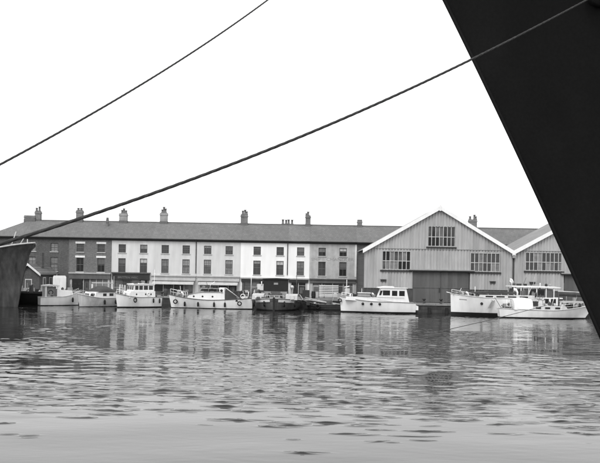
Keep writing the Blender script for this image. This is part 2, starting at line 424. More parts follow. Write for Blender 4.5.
hC = house('cream house with black lettered shop fascia between brick house and paler neighbours', 111.5, 151, 'cream', [122, 143.5], None,
           dict(mats=('shop_dark', 'shop_dark'), n=4, door=3, corn='shop_mid', posts='shop_mid', fasc=.95, text=('BRITTEN WEC', .42, -.45)), (2, 1), 'glass', 'glass')
chimney(hC[4], hC[1], 119.3, 127.8, 213.5, 'chim_buff', [(.35, .55), (.55, .8), (.8, .5)])
sh = dict(mats=('shop_mid', 'shop_light'), n=4, door=1, corn='shop_light', posts='shop_light', fasc=.62, awning='shop_light')
hD = house('buff rendered house with pale shop awning, left of the pair sharing it', 151, 196.7, 'buff', [165, 186], None, sh, (3, 2), 'glass2')
chimney(hD[4], hD[1], 160, 168, 213, 'chim_buff', [(.3, .55), (.5, .95), (.7, .7)])
downpipe(hD[0], hD[3]-.12)
hE = house('buff rendered house with pale shop awning, right of the pair sharing it', 196.7, 240.5, 'buff', [207.5, 229], None, dict(sh, door=2), (3, 2), 'glass2')
hF = house('white house with two window columns and dark shop behind the moored barge', 240.5, 288, 'white_wall', [257, 280], None,
           dict(mats=('shop_dark', 'shop_dark'), n=5, door=2, corn='shop_light', posts='shop_mid', fasc=.5), (2, 1), 'glass', 'glass')
chimney(hF[4], hF[1], 240.6, 248.2, 214.5, 'chim', [(.3, .6), (.6, .75), (.8, .5)]); downpipe(hF[0], hF[3]-.1)
c_ = chimney(hF[4], hF[1], 281.5, 293, 224.2, 'chim', [(.12, .75), (.4, .7), (.62, .75), (.92, .72)], d=128.8)
hG = house('narrow white house with a single window column beside mottled house', 288, 309.3, 'white_wall', [300.5], None,
           dict(mats=('shop_dark', 'shop_dark'), n=2, door=0, corn='shop_light', posts='shop_light', fasc=.5), glass='glass2')
hH = house('mottled grey house with faded painted sign between its window rows', 309.3, 356.5, 'mottled', [322, 343], None,
           dict(mats=('shop_light', 'shop_mid'), n=4, door=0, corn='shop_mid', posts='shop_light', fasc=.5, glass='glass2'), (2, 1), 'glass', 'glass')
chimney(hH[4], hH[1], 305.2, 311, 215.5, 'chim', [(.5, .6), (.25, .35)])
box('quoin', 'trim', hH[0], hH[3]-.28, hH[3]-.01, -.04, .02, 3.2, EAVE-.55)
for s_, px, sz in (('SHIP', 316, .62), ('CHANDLER', 340, .66)):
    cu = bpy.data.curves.new('t', 'FONT'); cu.body = s_; cu.size = sz; cu.extrude = .003; cu.align_x = 'CENTER'
    t = bpy.data.objects.new('t', cu); COL.objects.link(t)
    me = bpy.data.meshes.new_from_object(t.evaluated_get(bpy.context.evaluated_depsgraph_get())); bpy.data.objects.remove(t)
    me.materials.clear(); me.materials.append(mat('faded_sign_paint', .25, .9, .3, 2.2, .3))
    o = bpy.data.objects.new('painted_lettering', me); COL.objects.link(o); o.parent = hH[0]
    o.rotation_euler = (PI/2, 0, 0); o.location = (X(px, TD, 262)-hH[1][0], -.006, 5.56); o.scale = (1.2, 1, 1)
hI = house('dark brick house squeezed between mottled house and big warehouse', 356.5, 402, 'brick_dark', [380], None, None, glass='glass')
chimney(hI[4], hI[1], 357, 362.4, 220.5, 'chim', [(.3, .12), (.7, .12)])
hJ = house('slate roofed building behind the two warehouse gables', 402, 560, 'brick_dark', [], None, None)
chimney(hJ[4], hJ[1], 468.3, 477, 219.5, 'chim', [(.2, .5), (.7, .75), (.85, .5)])

# hut by the left ship: gable turned towards the left
hut = thing('quay_hut', 'small dark brick hut with tiled roof and white gable board', 'hut', (X(36.5, 121), 121.2, QZ), math.radians(-14))
ops = [(-1.2, -.5, .9, 2.2), (.2, .9, .9, 2.2)]
hw_, hl, he, hr = 1.75, 4.4, 3.05, 4.35
mb = MB(); mb.prism([(-hw_, 0), (hw_, 0), (hw_, he), (0, hr-.12), (-hw_, he)], 'y', -hl/2, hl/2); mb.build('wall', 'brick_dark', hut)
rf = MB(); t = .1
for s in (-1, 1):
    rf.add([(0,-hl/2-.3,hr),(s*(hw_+.35),-hl/2-.3,he-.2),(s*(hw_+.35),hl/2+.3,he-.2),(0,hl/2+.3,hr),
            (0,-hl/2-.3,hr-t),(s*(hw_+.35),-hl/2-.3,he-.2-t),(s*(hw_+.35),hl/2+.3,he-.2-t),(0,hl/2+.3,hr-t)],
           [(0,1,2,3),(4,7,6,5),(0,4,5,1),(1,5,6,2),(2,6,7,3)])
rf.build('roof', mat('hut_tile', .12, .85, .2, 1.5, 0, (.3, .3, .03, .6)), hut)
for s in (-1, 1):
    MB().prism([(0, hr+.03), (s*(hw_+.38), he-.2), (s*(hw_+.38), he-.5), (0, hr-.3)], 'y', -hl/2-.38, -hl/2-.31).build('bargeboard', 'trim', hut)
    MB().tube([(s*(hw_+.42), -hl/2-.3, he-.3), (s*(hw_+.42), hl/2+.3, he-.3)], .08, 6).build('gutter', 'gutter', hut)
for y0 in (-1.3, .4):
    w_ = box('window', 'trim', hut, hw_+.002, hw_+.05, y0, y0+.75, 1.0, 2.4); box('pane', 'glass2', w_, hw_+.03, hw_+.06, y0+.1, y0+.65, 1.1, 2.3)
box('flue', 'brick_dark', hut, .45, .95, -.3, .3, 3.5, 6.0)
d_ = box('door', 'shop_mid', hut, -.45, .45, -hl/2-.05, -hl/2-.001, .01, 2.0); box('door_frame', 'trim', hut, -.55, .55, -hl/2-.03, -hl/2-.0005, .005, 2.1)

# white slatted gate in front of the mottled house
g0, g1 = at(319, 290, 121.5), at(338, 302, 121.5)
gate = thing('slatted_gate', 'white horizontally slatted gate in front of the mottled house', 'gate', ((g0.x+g1.x)/2, 121.5, QZ))
gw = (g1.x-g0.x)/2
for xx in (-gw, -gw*.45, gw): box('post', 'shop_mid', gate, xx-.06, xx+.06, 0, .1, 0, 2.05)
for k in range(7): box('slat', 'trim', gate, -gw+.0, gw+.03, -.035, -.003, .3+k*.25, .3+k*.25+.13)

# ------------------------------------------------------------------ warehouses
WD = 110.0
def warehouse(label, pa, Wd, eave, apex, wins, door, dep=12.5, gablewin=None):
    x0 = X(pa, WD, 275)
    r = thing('warehouse', label, 'warehouse', (x0, WD+(.007 if pa > 500 else 0), QZ), 0, 'gabled warehouses on the quay')
    ax = Wd/2+.05; roofz = lambda x: eave+(apex-eave)*(1-abs(x-ax)/(ax if x < ax else Wd-ax))
    PL = 1.85
    # corrugated cladding: one rib per 0.4 m, openings left out
    def cover(zlo_f, zhi_f, name, off):
        mb = MB(); n = int(round(Wd/.4)); p = Wd/n
        for i in range(n):
            a, b = i*p, (i+1)*p; xm = (a+b)/2
            segs = [(zlo_f(xm), zhi_f(a), zhi_f(b))]
            blocks = sorted([(c, d) for (u0, u1, c, d) in openings if u0 < xm < u1])
            z = zlo_f(xm); out = []
            for c, d in blocks:
                if d <= z or c >= min(zhi_f(a), zhi_f(b)): continue
                if c > z: out.append((z, c, c))
                z = d
            if z < min(zhi_f(a), zhi_f(b)): out.append((z, zhi_f(a), zhi_f(b)))
            r0, r1 = xm-.07, xm+.07; e = .085
            for (zz, za, zb) in out:
                L = lambda x: za+(zb-za)*(x-a)/p
                prof = [(a, 0), (r0-.05, 0), (r0, -e), (r1, -e), (r1+.05, 0), (b, 0)]
                vs = [(x_, y_-off, zz) for x_, y_ in prof]+[(x_, y_-off, L(x_)) for x_, y_ in prof]
                mb.add(vs, [(k, k+1, k+7, k+6) for k in range(5)])
        mb.build(name, 'clad', r, kind='stuff')
    openings = [w[:4] for w in wins]+[(door[0], door[1], -1, door[2])]
    cover(lambda x: PL, lambda x: eave+.22 if roofz(x) > eave+.22 else roofz(x), 'cladding', .0)
    cover(lambda x: eave+.18, lambda x: max(roofz(x), eave+.181), 'gable_cladding', .06)
    # core behind the cladding, closed
    mb = MB(); mb.prism([(0.02, 0), (Wd-.02, 0), (Wd-.02, eave-.02), (ax, apex-.05), (.02, eave-.02)], 'y', .45, dep); mb.build('wall', 'brick_dark', r)
    for a, b in ((0, door[0]), (door[1], Wd)): box('plinth', 'plinth', r, a+.01, b-.01, .04, .449, .002, PL+.03)
    box('corner_post', 'clad', r, -.04, .12, -.02, .44, PL, eave-.1); box('corner_post', 'clad', r, Wd-.12, Wd+.04, -.02, .44, PL, eave-.1)
    # seam trim at eaves level
    box('seam_trim', 'greypaint', r, .3, Wd-.3, -.13, -.062, eave+.12, eave+.2)
    for (a, b, c, d, n) in wins:
        f = MB(); t = .05
        f.box(a-.03, a+t, -.07, .12, c-.03, d+.03); f.box(b-t, b+.03, -.07, .12, c-.03, d+.03); f.box(a+t, b-t, -.07, .12, d-t, d+.03); f.box(a+t, b-t, -.07, .12, c-.03, c+t)
        for i in range(1, n): x_ = a+(b-a)*i/n; f.box(x_-.042, x_+.042, -.05, .1, c+t, d-t)
        zm = c+(d-c)*.47; f.box(a+t, b-t, -.04, .09, zm-.045, zm+.045)
        w_ = f.build('window', 'winbar', r)
        for i in range(n):
            l_, r_ = a+(b-a)*i/n+.03, a+(b-a)*(i+1)/n-.03
            for (u, v) in ((c+.03, zm-.01), (zm+.01, d-.03)):
                box('pane', random.choice(['glass', 'glass', 'glass', 'glass2', 'glass2', 'glass3']), w_, l_, r_, .04, .06, u, v)
        box('sill', 'gutter', w_, a-.2, b+.2, -.2, .02, c-.28, c-.065)
    a, b, zt = door; m_ = (a+b)/2
    for (u, v) in ((a+.02, m_-.02), (m_+.02, b-.02)):
        d_ = box('door', 'door', r, u, v, .10, .3, .06, zt-.02)
        k = u+.5
        while k < v-.2: box('batten', 'door', d_, k-.05, k+.05, .075, .099, .1, zt-.1); k += .62
        box('rail', 'door', d_, u+.05, v-.05, .05, .074, zt*.5-.1, zt*.5+.1)
    box('door_handle', 'gutter', r, m_-.25, m_-.1, .02, .0495, 1.4, 2.0)
    box('door_track', 'gutter', r, a-.5, b+.6, -.3, .03, zt, zt+.16); box('track_hood', 'greypaint', r, a-.55, b+.65, -.42, .0, zt+.162, zt+.3)
    # roof
    t = .12; o_ = .3; rf = MB(); sl_ = (apex-eave)/ax
    for s, ww in ((-1, ax), (1, Wd-ax)):
        sl_ = (apex-eave)/ww; ex = ax+s*(ww+o_); ez = eave-sl_*o_+.05; rows = []
        nn = 60
        for i in range(nn+1):
            y_ = -.32+(dep+.5)*i/nn; dz = .035 if i % 2 else 0
            rows.append([(ax, y_, apex+.05+dz), (ex, y_, ez+dz)])
        rf.grid(rows, False)
        rf.add([(ax,-.32,apex+.02),(ex,-.32,ez-.03),(ex,dep+.18,ez-.03),(ax,dep+.18,apex+.02)], [(0,1,2,3)])
        MB().prism([(ax, apex+.2), (ex, ez+.14), (ex, ez-.40), (ax, apex-.34)], 'y', -.46, -.325).build('bargeboard', 'white', r)
    rf.build('roof', 'roofsheet', r)
    MB().prism([(ax-.12, apex-.5), (ax+.12, apex-.5), (ax+.12, apex+.22), (ax, apex+.36), (ax-.12, apex+.22)], 'y', -.56, -.462).build('finial', 'white', r)
    for (vx, vz) in ((2.5, 2.7), (Wd-2.6, 2.7)):
        v_ = box('vent', 'plinth', r, vx-.35, vx+.35, -.14, -.058, vz, vz+.3); box('hood', 'greypaint', v_, vx-.42, vx+.42, -.3, -.0585, vz+.302, vz+.36)
    return r, x0
random.seed(5)
w1, wx1 = warehouse('big corrugated warehouse with white gable boards and dark double doors', 364.5, 19.7, 7.0, 12.75,
          [(2.27, 6.1, 4.35, 6.8, 7), (14.1, 18.0, 4.3, 6.75, 7), (8.35, 12.0, 7.55, 10.2, 7)], (6.45, 14.0, 4.15))
w2, wx2 = warehouse('second corrugated warehouse half hidden by the black ship bow', 513.5, 20.6, 7.0, 12.75,
          [(1.55, 6.5, 4.55, 6.95, 9), (14.1, 19.0, 4.55, 6.95, 9)], (6.85, 13.7, 4.0))
for r_, xx in ((w1, 19.84),):
    box('valley_gutter', 'greypaint', r_, xx-.32, xx+.38, -.3, 12.4, 6.77, 7.2)
    box('hopper', 'greypaint', r_, xx-.22, xx+.22, -.42, .3, 6.15, 6.75)
    MB().tube([(xx, -.15, 6.2), (xx, -.15, .1)], .08, 6).build('downpipe', 'gutter', r_)

# ------------------------------------------------------------------ boats
class Hull:
    def __init__(s, L, B, fs, fm, fb, rake=.6, transom=.75, draft=.5, flare=.75, full=2.2, srake=0., mid=.5):
        s.__dict__.update(locals())
    def half(s, t):
        if t < s.mid: return s.B/2*(s.transom+(1-s.transom)*math.sin(t/s.mid*PI/2))
        u = (t-s.mid)/(1-s.mid); return max(.02, s.B/2*(1-u**s.full))
    def sheer(s, t):
        return s.fm+(s.fs-s.fm)*max(0, 1-2*t)**1.6+(s.fb-s.fm)*max(0, 2*t-1)**1.7
    def pt(s, t, z, side=1):
        sh = s.sheer(t); v = max(0, min(1, (z+s.draft)/(sh+s.draft))); u = smooth(.35, 1, t)
        k = .16+(s.flare-.16)*u; y = s.half(t)*v**k
        x = -s.L/2+s.L*t-s.rake*(1-v)*u**3+s.srake*(1-v)*(1-smooth(0, .3, t))
        return (x, side*y, z)
    def at_x(s, x, z, side=1):
        t = (x+s.L/2)/s.L
        for _ in range(6): t += (x-s.pt(t, z)[0])/s.L
        return s.pt(t, z, side)
    def build(s, root, hullm='whitehull', bootm='boot', z0=.12, deckm='deck', strake='wood', dz=.06, n=28):
        ts = [i/n for i in range(n+1)]
        for name, m, lo, hi, k in (('hull', hullm, lambda t: z0, s.sheer, 7), ('boot_top', bootm, lambda t: -s.draft, lambda t: z0, 4)):
            mb = MB()
            for sd in (-1, 1):
                rows = [[s.pt(t, lo(t)+(hi(t)-lo(t))*j/k, sd) for j in range(k+1)] for t in ts]
                if sd > 0: rows = [r[::-1] for r in rows]
                mb.grid(rows)
            l_ = [s.pt(0, lo(0)+(hi(0)-lo(0))*j/k, -1) for j in range(k+1)]; r_ = [s.pt(0, lo(0)+(hi(0)-lo(0))*j/k, 1) for j in range(k+1)]
            mb.add(l_+r_[::-1], [tuple(range(2*k+2))])
            o = mb.build(name, m, root)
            if name == 'hull': h = o
        mb = MB(); mb.grid([[(s.pt(t, s.sheer(t))[0], sd*s.half(t)*.985, s.sheer(t)-dz) for sd in (-1, 0, 1)] for t in ts]); mb.build('deck', deckm, root)
        mb = MB()
        for sd in (-1, 1): mb.tube([Vector(s.pt(t, s.sheer(t), sd))+Vector((0, sd*.015, 0)) for t in ts], .045, 6)
        mb.build('rubbing_strake', strake, root)
        return h
def boat(label, px, d, rz, group='boats moored along the quay', name='motor_boat', cat='boat', py=308):
    return thing(name, label, cat, (X(px, d, py), d, 0), math.radians(rz), group)
def porthole(root, H, x, z, r=.16, sides=(-1, 1)):
    for sd in sides:
        p = H.at_x(x, z, sd); y = p[1]
        a = MB().lathe([(r, -.04), (r, .04), (r*.75, .045)], (x, y, z), 10, 'y').build('porthole', 'boot', root)
def tyre(root, x, y, z, R=.28, r=.09, top=None):
    pts = [(x+R*math.cos(a)*1., y, z+R*math.sin(a)) for a in [2*PI*i/12 for i in range(12)]]
    t = MB().tube(pts, r, 6, True).build('tyre_fender', 'rubber', root)
    if top: MB().tube([(x, y, z+R), (x, y*.98, top)], .02, 4).build('lanyard', 'linerope', t)
def fender(root, x, y, z, top, m='rubber'):
    f = MB().lathe([(.04, -.3), (.12, -.22), (.13, .15), (.1, .28), (.03, .33)], (x, y, z), 8).build('fender', m, root)
    MB().tube([(x, y, z+.3), (x, y*.97, top)], .018, 4).build('lanyard', 'linerope', f)
def cabin(root, prof, wdt, m='white', name='cabin', roofm=None, over=.08, rt=.06):
    c = MB().prism(prof, 'y', -wdt/2, wdt/2).build(name, m, root)
    return c
def winrow(parent, xs, z0, z1, y, m='glass', slant=0, frame=None):
    for sd in (-1, 1):
        for a, b in xs:
            vs = [(a, sd*(y-.02), z0), (b, sd*(y-.02), z0), (b+slant, sd*(y-.02), z1), (a+slant, sd*(y-.02), z1), (a, sd*(y+.012), z0), (b, sd*(y+.012), z0), (b+slant, sd*(y+.012), z1), (a+slant, sd*(y+.012), z1)]
            MB().add(vs, [(3,2,1,0),(4,5,6,7),(0,1,5,4),(1,2,6,5),(2,3,7,6),(3,0,4,7)]).build('window', m, parent)
def rail(root, pts, h, r=.025, m='metal', name='rail', mids=1):
    mb = MB(); pts = [Vector(p) for p in pts]; up = Vector((0, 0, h))
    mb.tube([p+up for p in pts], r, 5)
    for k in range(mids): mb.tube([p+up*(k+1)/(mids+1) for p in pts], r*.6, 4)
    for p in pts: mb.tube([p, p+up], r, 5)
    mb.build(name, m, root)
def mast(root, x, y, z0, z1, r=.045, m='white', stays=(), cross=None):
    o = MB().tube([(x, y, z0), (x, y, z1)], [r, r*.6], 6).build('mast', m, root)
    for p in stays: MB().tube([(x, y, z1-.1), p], .012, 4).build('stay', 'metal', o)
    if cross: MB().tube([(x, y-cross[1], cross[0]), (x, y+cross[1], cross[0])], .025, 4).build('crosstree', m, o)
    return o
def liferng(root, x, y, z, R=.3, r=.065):
    pts = [(x+R*math.cos(a), y, z+R*math.sin(a)) for a in [2*PI*i/14 for i in range(14)]]
    MB().tube(pts, r, 6, True).build('lifebuoy', 'white', root)
def cowl(root, x, y, z, h=.6, r=.12, dirx=1, m='white'):
    mb = MB(); mb.tube([(x, y, z), (x, y, z+h*.7), (x+dirx*r*.8, y, z+h), (x+dirx*r*2.0, y, z+h)], [r*.7, r*.7, r, r*1.35], 8); mb.build('cowl_vent', m, root)
def moor(label, a, b, sag=.4, r=.02, m='linerope'):
    a, b = Vector(a), Vector(b); pts = [a.lerp(b, t/10)-Vector((0, 0, sag*4*(t/10)*(1-t/10))) for t in range(11)]
    return tag(MB().tube(pts, r, 5).build('mooring_line', m), label, 'rope', 'mooring lines')

def clutter(root, x0, x1, yw, z, n, tall=.5, seed=0):
    rr = random.Random(seed+n*7)
    tones = ['black', 'canvas', 'shop_mid', 'greypaint', 'offwhite', 'wood', 'canvas_l', 'darkhull']
    for i in range(n):
        x = rr.uniform(x0, x1); y = rr.uniform(-yw, yw); zz = z(x) if callable(z) else z; k = rr.randrange(5); m = rr.choice(tones)
        if k == 0: MB().tube([(x+.2*math.cos(a), y+.2*math.sin(a), zz+.05+.012*j) for j, a in enumerate([2*PI*q/9 for q in range(27)])], .04, 5).build('rope_coil', 'linerope', root)
        elif k == 1: w, h = rr.uniform(.15, .3), rr.uniform(.2, tall); box('deck_box', m, root, x-w, x+w, y-.2, y+.2, zz-.02, zz+h)
        elif k == 2: h = rr.uniform(.3, tall); MB().lathe([(.12, 0), (.2, .12), (.17, h*.7), (.06, h)], (x, y, zz-.02), 7).build('kit_bag', m, root)
        elif k == 3: MB().lathe([(.11, 0), (.15, .3), (.14, .3)], (x, y, zz-.01), 8).build('bucket', m, root)
        else: MB().tube([(x, y, zz), (x+rr.uniform(-.5, .5), y+rr.uniform(-.2, .2), zz+rr.uniform(.8, 1.5))], .025, 5).build('pole', rr.choice(['white', 'wood', 'metal']), root)

# --- boat 1: small launch, open-backed wheelhouse, bow to the right
b = boat('small white launch with open dark wheelhouse beside the weathered ship bow', 59.5, 109.5, 30, name='launch')
H = Hull(5.3, 2.1, 1.1, 1.2, 1.95, .25, .85, .4, .6, 2.4); H.build(b, z0=.1, strake='offwhite')
c = MB(); c.box(-2.1, -2.0, -.85, .85, .85, 2.55); 
for sd in (-1, 1):
    c.box(-1.999, -1.9, sd*.85-.05, sd*.85+.05, .85, 2.55); c.box(-.55, -.4, sd*.85-.05, sd*.85+.05, .85, 2.55); c.box(-1.9, -.55, sd*.85-.05, sd*.85+.05, .85, 1.15)
c.box(-.39, -.3, -.85, .85, .85, 2.2); c.build('wheelhouse', 'white', b)
MB().prism([(-2.25, 2.56), (-.2, 2.56), (-.35, 2.7), (-1.2, 2.8), (-2.15, 2.7)], 'y', -1.0, 1.0).build('wheelhouse_roof', 'offwhite', b)
box('bulkhead', 'greypaint', b, -1.9, -.56, -.3, -.25, .9, 2.5); box('locker', 'greypaint', b, -1.8, -1.0, -.7, -.32, .9, 1.5)
MB().tube([(-1.25+.28*math.cos(a), -.36, 1.75+.28*math.sin(a)) for a in [2*PI*i/10 for i in range(10)]], .04, 5, True).build('steering_wheel', 'black', b)
cabin(b, [(-.3, 1.1), (1.6, 1.2), (1.45, 2.0), (-.3, 2.1)], 1.5); fender(b, 1.5, -.95, .75, 1.2)
MB().lathe([(.09, 0), (.1, .5), (.13, .52)], (.5, 0, 1.65), 8).build('funnel', 'greypaint', b); rail(b, [(1.3, -.75, 1.4), (2.0, -.45, 1.6), (2.5, 0, 1.85), (2.0, .45, 1.6), (1.3, .75, 1.4)], .45)

clutter(b, -2.4, -.6, .6, 1.1, 5); clutter(b, .2, 1.4, .5, 2.05, 3, .4); mast(b, -.35, .3, 2.5, 4.1, .03, 'white')
# --- boat 2: cabin boat with rounded canvas cover, bow towards camera left
b = boat('white cabin boat with rounded grey canvas cover, second boat from the left', 98.5, 108.5, 236, name='cabin_boat')
H = Hull(7.2, 2.7, 1.1, 1.15, 1.75, .5, .8, .5, .8, 2.2); H.build(b, 'offwhite', z0=.08, strake='offwhite')
c = cabin(b, [(-2.3, 1.0), (1.7, 1.1), (1.35, 1.95), (-2.3, 2.0)], 2.1)
winrow(c, [(-1.6, -.9), (-.4, .2)], 1.4, 1.75, 1.05)
for yy in (-.55, .55): MB().add([(1.62, yy-.35, 1.4), (1.62, yy+.35, 1.4), (1.49, yy+.35, 1.75), (1.49, yy-.35, 1.75)], [(0, 1, 2, 3)]).build('window', 'glass', c)
rows = []
for i in range(9):
    x_ = -2.0+3.1*i/8; e = math.sin(PI*min(1, max(.06, i/8)))**.45
    rows.append([(x_, 1.12*math.cos(a), 1.9+.85*e*math.sin(a)) for a in [PI*j/10 for j in range(11)]])
MB().grid(rows).build('canvas_cover', 'canvas', b)
rail(b, [(-3.4, -1.0, 1.0), (-3.4, 1.0, 1.0), (-2.5, 1.2, 1.0)], 1.5, mids=0, m='offwhite'); rail(b, [(1.8, -1.0, 1.35), (3.2, 0, 1.7), (1.8, 1.0, 1.35)], .5)
mast(b, -2.45, .2, 1.9, 4.0, .04, 'metal'); fender(b, .2, 1.4, .6, 1.2); fender(b, -1.8, 1.35, .6, 1.1)
MB().tube([(-2.6, 0, 3.05), (1.2, 0, 3.1)], .05, 6).build('boom', 'offwhite', b)

clutter(b, -3.4, -2.4, .9, 1.05, 8, .8, 2); clutter(b, 1.8, 2.8, .5, 1.4, 3, .4, 3)
for x_, y_ in ((-3.1, 1.1), (-2.6, 1.2), (-3.4, .4)): MB().tube([(x_, y_, 1.0), (x_, y_, 2.9)], .06, 6).build('pole', 'offwhite', b)
# --- boat 3: cruiser with long windowed wheelhouse
b = boat('white cruiser with long windowed wheelhouse and thin mast, third boat from the left', 137, 108.0, 219, name='cabin_cruiser'); b.scale = (.78, .86, 1)
H = Hull(8.0, 2.9, 1.35, 1.35, 1.85, .5, .85, .5, .8, 2.3); H.build(b, z0=.14, strake='greypaint')
c = cabin(b, [(-2.7, 1.25), (2.1, 1.3), (1.85, 2.15), (-2.7, 2.15)], 2.3, name='coachroof')
c2 = cabin(b, [(-2.5, 2.15), (1.35, 2.15), (1.15, 3.0), (-2.5, 3.0)], 2.1, name='wheelhouse')
MB().prism([(-2.7, 3.002), (1.35, 3.002), (1.25, 3.08), (-.6, 3.16), (-2.6, 3.08)], 'y', -1.15, 1.15).build('wheelhouse_roof', 'white', b)
winrow(c2, [(-2.3, -1.55), (-1.35, -.6), (-.4, .25), (.42, 1.0)], 2.32, 2.86, 1.05)
for yy in (-.68, 0, .68): MB().add([(1.33, yy-.28, 2.32), (1.33, yy+.28, 2.32), (1.21, yy+.28, 2.86), (1.21, yy-.28, 2.86)], [(0, 1, 2, 3)]).build('window', 'glass', c2)
for x_ in (-1.9, -.9, .8):
    for sd in (-1, 1): MB().lathe([(.13, -.02), (.13, .02)], (x_, sd*1.15, 1.75), 10, 'y').build('porthole', 'glass', c)
box('door', 'wood', b, -2.56, -2.505, -.35, .3, 1.4, 2.9)
mast(b, -2.9, .5, 1.2, 5.0, .045, 'white', cross=(4.4, .3)); tyre(b, 1.2, 1.48, 1.0, .26, .085, 1.5); fender(b, -2.2, 1.5, .9, 1.35); fender(b, -3.4, 1.42, .85, 1.35)
rail(b, [(2.0, -1.1, 1.55), (3.0, -.65, 1.75), (3.75, 0, 1.85), (3.0, .65, 1.75), (2.0, 1.1, 1.55)], .5, m='white')
cowl(b, 2.3, .5, 1.3, .6); liferng(b, -1.4, 1.2, 1.75, .2, .05)
box('hatch', 'wood', b, 2.25, 2.85, -.3, .3, 1.55, 1.7)

clutter(b, -3.7, -2.8, 1.0, 1.3, 7, .7, 4); clutter(b, -2.2, 1.0, .7, 3.12, 4, .3, 5); MB().tube([(-2.0, .6, 3.1), (-2.0, .6, 4.2)], .02, 4).build('aerial', 'metal', b)
# --- boat 4: long converted lifeboat, bow left
b = boat('long white converted lifeboat with three portholes and dark open cockpit', 210.5, 108.5, 180, name='converted_lifeboat')
H = Hull(11.0, 2.9, 1.45, 1.15, 1.75, .45, .22, .5, .75, 2.4, mid=.5); H.build(b, z0=.10, strake='wood')
c = cabin(b, [(-1.6, 1.0), (3.1, 1.15), (2.75, 1.75), (1.2, 2.1), (-1.45, 2.15)], 2.1)
for x_ in (-.35, .95, 2.1):
    for sd in (-1, 1): MB().lathe([(.12, -.025), (.12, .025)], (x_, sd*1.055, 1.6), 10, 'y').build('porthole', 'boot', c)
MB().prism([(-1.7, 2.152), (1.2, 2.12), (2.9, 1.78), (2.9, 1.84), (1.2, 2.18), (-1.7, 2.22)], 'y', -1.12, 1.12).build('coach_roof', 'greypaint', b)
c2 = cabin(b, [(-1.95, 1.0), (-1.5, 1.0), (-1.15, 2.75), (-1.85, 2.75)], 2.0, name='wheelhouse_front')
for sd in (-1, 1): MB().lathe([(.18, -.02), (.18, .02), (.12, .03)], (-1.5, sd*1.01, 2.4), 12, 'y').build('round_window', 'boot', c2)
rk = MB()
for sd in (-1, 1):
    rk.tube([(-1.1, sd*.8, 2.62), (1.4, sd*.8, 2.62)], .05, 6)
    for x_ in (-.9, .2, 1.3): rk.tube([(x_, sd*.8, 2.1), (x_, sd*.8, 2.62)], .025, 5)
rk.build('roof_rack', 'greypaint', b)
MB().prism([(-1.0, 2.3), (1.3, 2.3), (1.2, 2.52), (-.9, 2.56)], 'y', -.55, .55).build('stowed_raft', 'black', b)
box('cockpit_well', 'black', b, -3.6, -1.96, -.95, .95, 1.0, 1.22)
for sd in (-1, 1): MB().prism([(-3.7, 1.05), (-1.96, 1.05), (-1.96, 2.5), (-2.2, 2.5), (-2.9, 1.9), (-3.5, 1.3)], 'y', sd*.88-.03, sd*.88+.03).build('cockpit_dodger', 'canvas', b)
MB().tube([(-2.0, .4, 2.75), (-3.7, .4, 1.5)], .06, 6).build('gangplank', 'offwhite', b)
rail(b, [(3.2, -.95, 1.35), (4.3, -.6, 1.55), (5.3, 0, 1.75), (4.3, .6, 1.55), (3.2, .95, 1.35)], .75, m='white')
tyre(b, 4.55, .62, .85, .24, .08, 1.5); tyre(b, -3.9, 1.2, .75, .24, .08, 1.3)
for x_ in (1.5, -.6, -2.0, 3.3): fender(b, x_, H.at_x(x_, .6)[1]+.12, .55, H.sheer(.6))
mast(b, -5.3, 0, 1.3, 4.9, .05, 'white'); mast(b, .1, 0, 2.2, 3.1, .03, 'white'); MB().tube([(.1, 0, 3.0), (-.5, .1, 3.5)], .06, 6).build('searchlight_bracket', 'white', b)
box('anchor_windlass', 'greypaint', b, 4.2, 4.6, -.15, .15, 1.5, 1.85); cowl(b, 3.6, .3, 1.3, .7); liferng(b, -4.3, 1.0, 1.7, .28, .06)
MB().tube([(-4.9, .0, 1.4), (-5.0, 0, 2.3)], .05, 6).build('tiller_post', 'white', b); box('engine_box', 'offwhite', b, -4.9, -4.1, -.5, .5, 1.1, 1.65)

clutter(b, -5.0, -2.0, .8, 1.2, 12, .8, 6); clutter(b, 3.3, 4.6, .4, 1.45, 6, .6, 7); clutter(b, -.9, 1.2, .6, 2.55, 4, .25, 8)
# --- boat 5: barge, end on
b = boat('dark barge seen end on with black canopied wheelhouse and pale bulwark panels', 278, 112.5, 268, name='barge', py=300)
H = Hull(17.0, 6.6, 1.7, 1.2, 1.6, .4, .8, .7, .3, 5.5); H.build(b, 'bargehull', z0=.16, strake='shop_light', dz=.3)
# pale panels on bow bulwark
for sd in (-1, 1):
    rows = []
    for i in range(9):
        t = .88+.105*i/8; s_ = H.sheer(t); rows.append([Vector(H.pt(t, s_-.45, sd))+Vector((.05, sd*.05, 0)), Vector(H.pt(t, s_-.12, sd))+Vector((.05, sd*.05, 0))])
    MB().grid(rows).build('bow_panel', 'trim', b)
    c = MB(); c.prism([(5.4, 1.4), (7.2, 1.4), (7.0, 2.0), (5.4, 2.15)], 'y', sd*2.15-.75, sd*2.15+.75); c.build('hatch_coaming', 'canvas_l', b)
wh = MB(); wh.box(3.0, 5.3, -1.55, 1.55, 1.3, 3.97); w_ = wh.build('wheelhouse', 'shop_mid', b)
MB().prism([(-1.75, 3.97), (1.75, 3.97), (1.7, 4.06), (0, 4.14), (-1.7, 4.06)], 'x', 2.8, 5.5).build('wheelhouse_roof', 'black', b)
MB().box(5.31, 5.36, -1.6, 1.6, 2.5, 3.968).build('black_screen', 'black', w_)
box('nameplate', 'greypaint', w_, 5.365, 5.39, -.25, .3, 3.3, 3.55)
for yy in (-1.05, 1.05): box('panel', 'greypaint', w_, 5.362, 5.41, yy-.42, yy+.42, 1.6, 2.4)
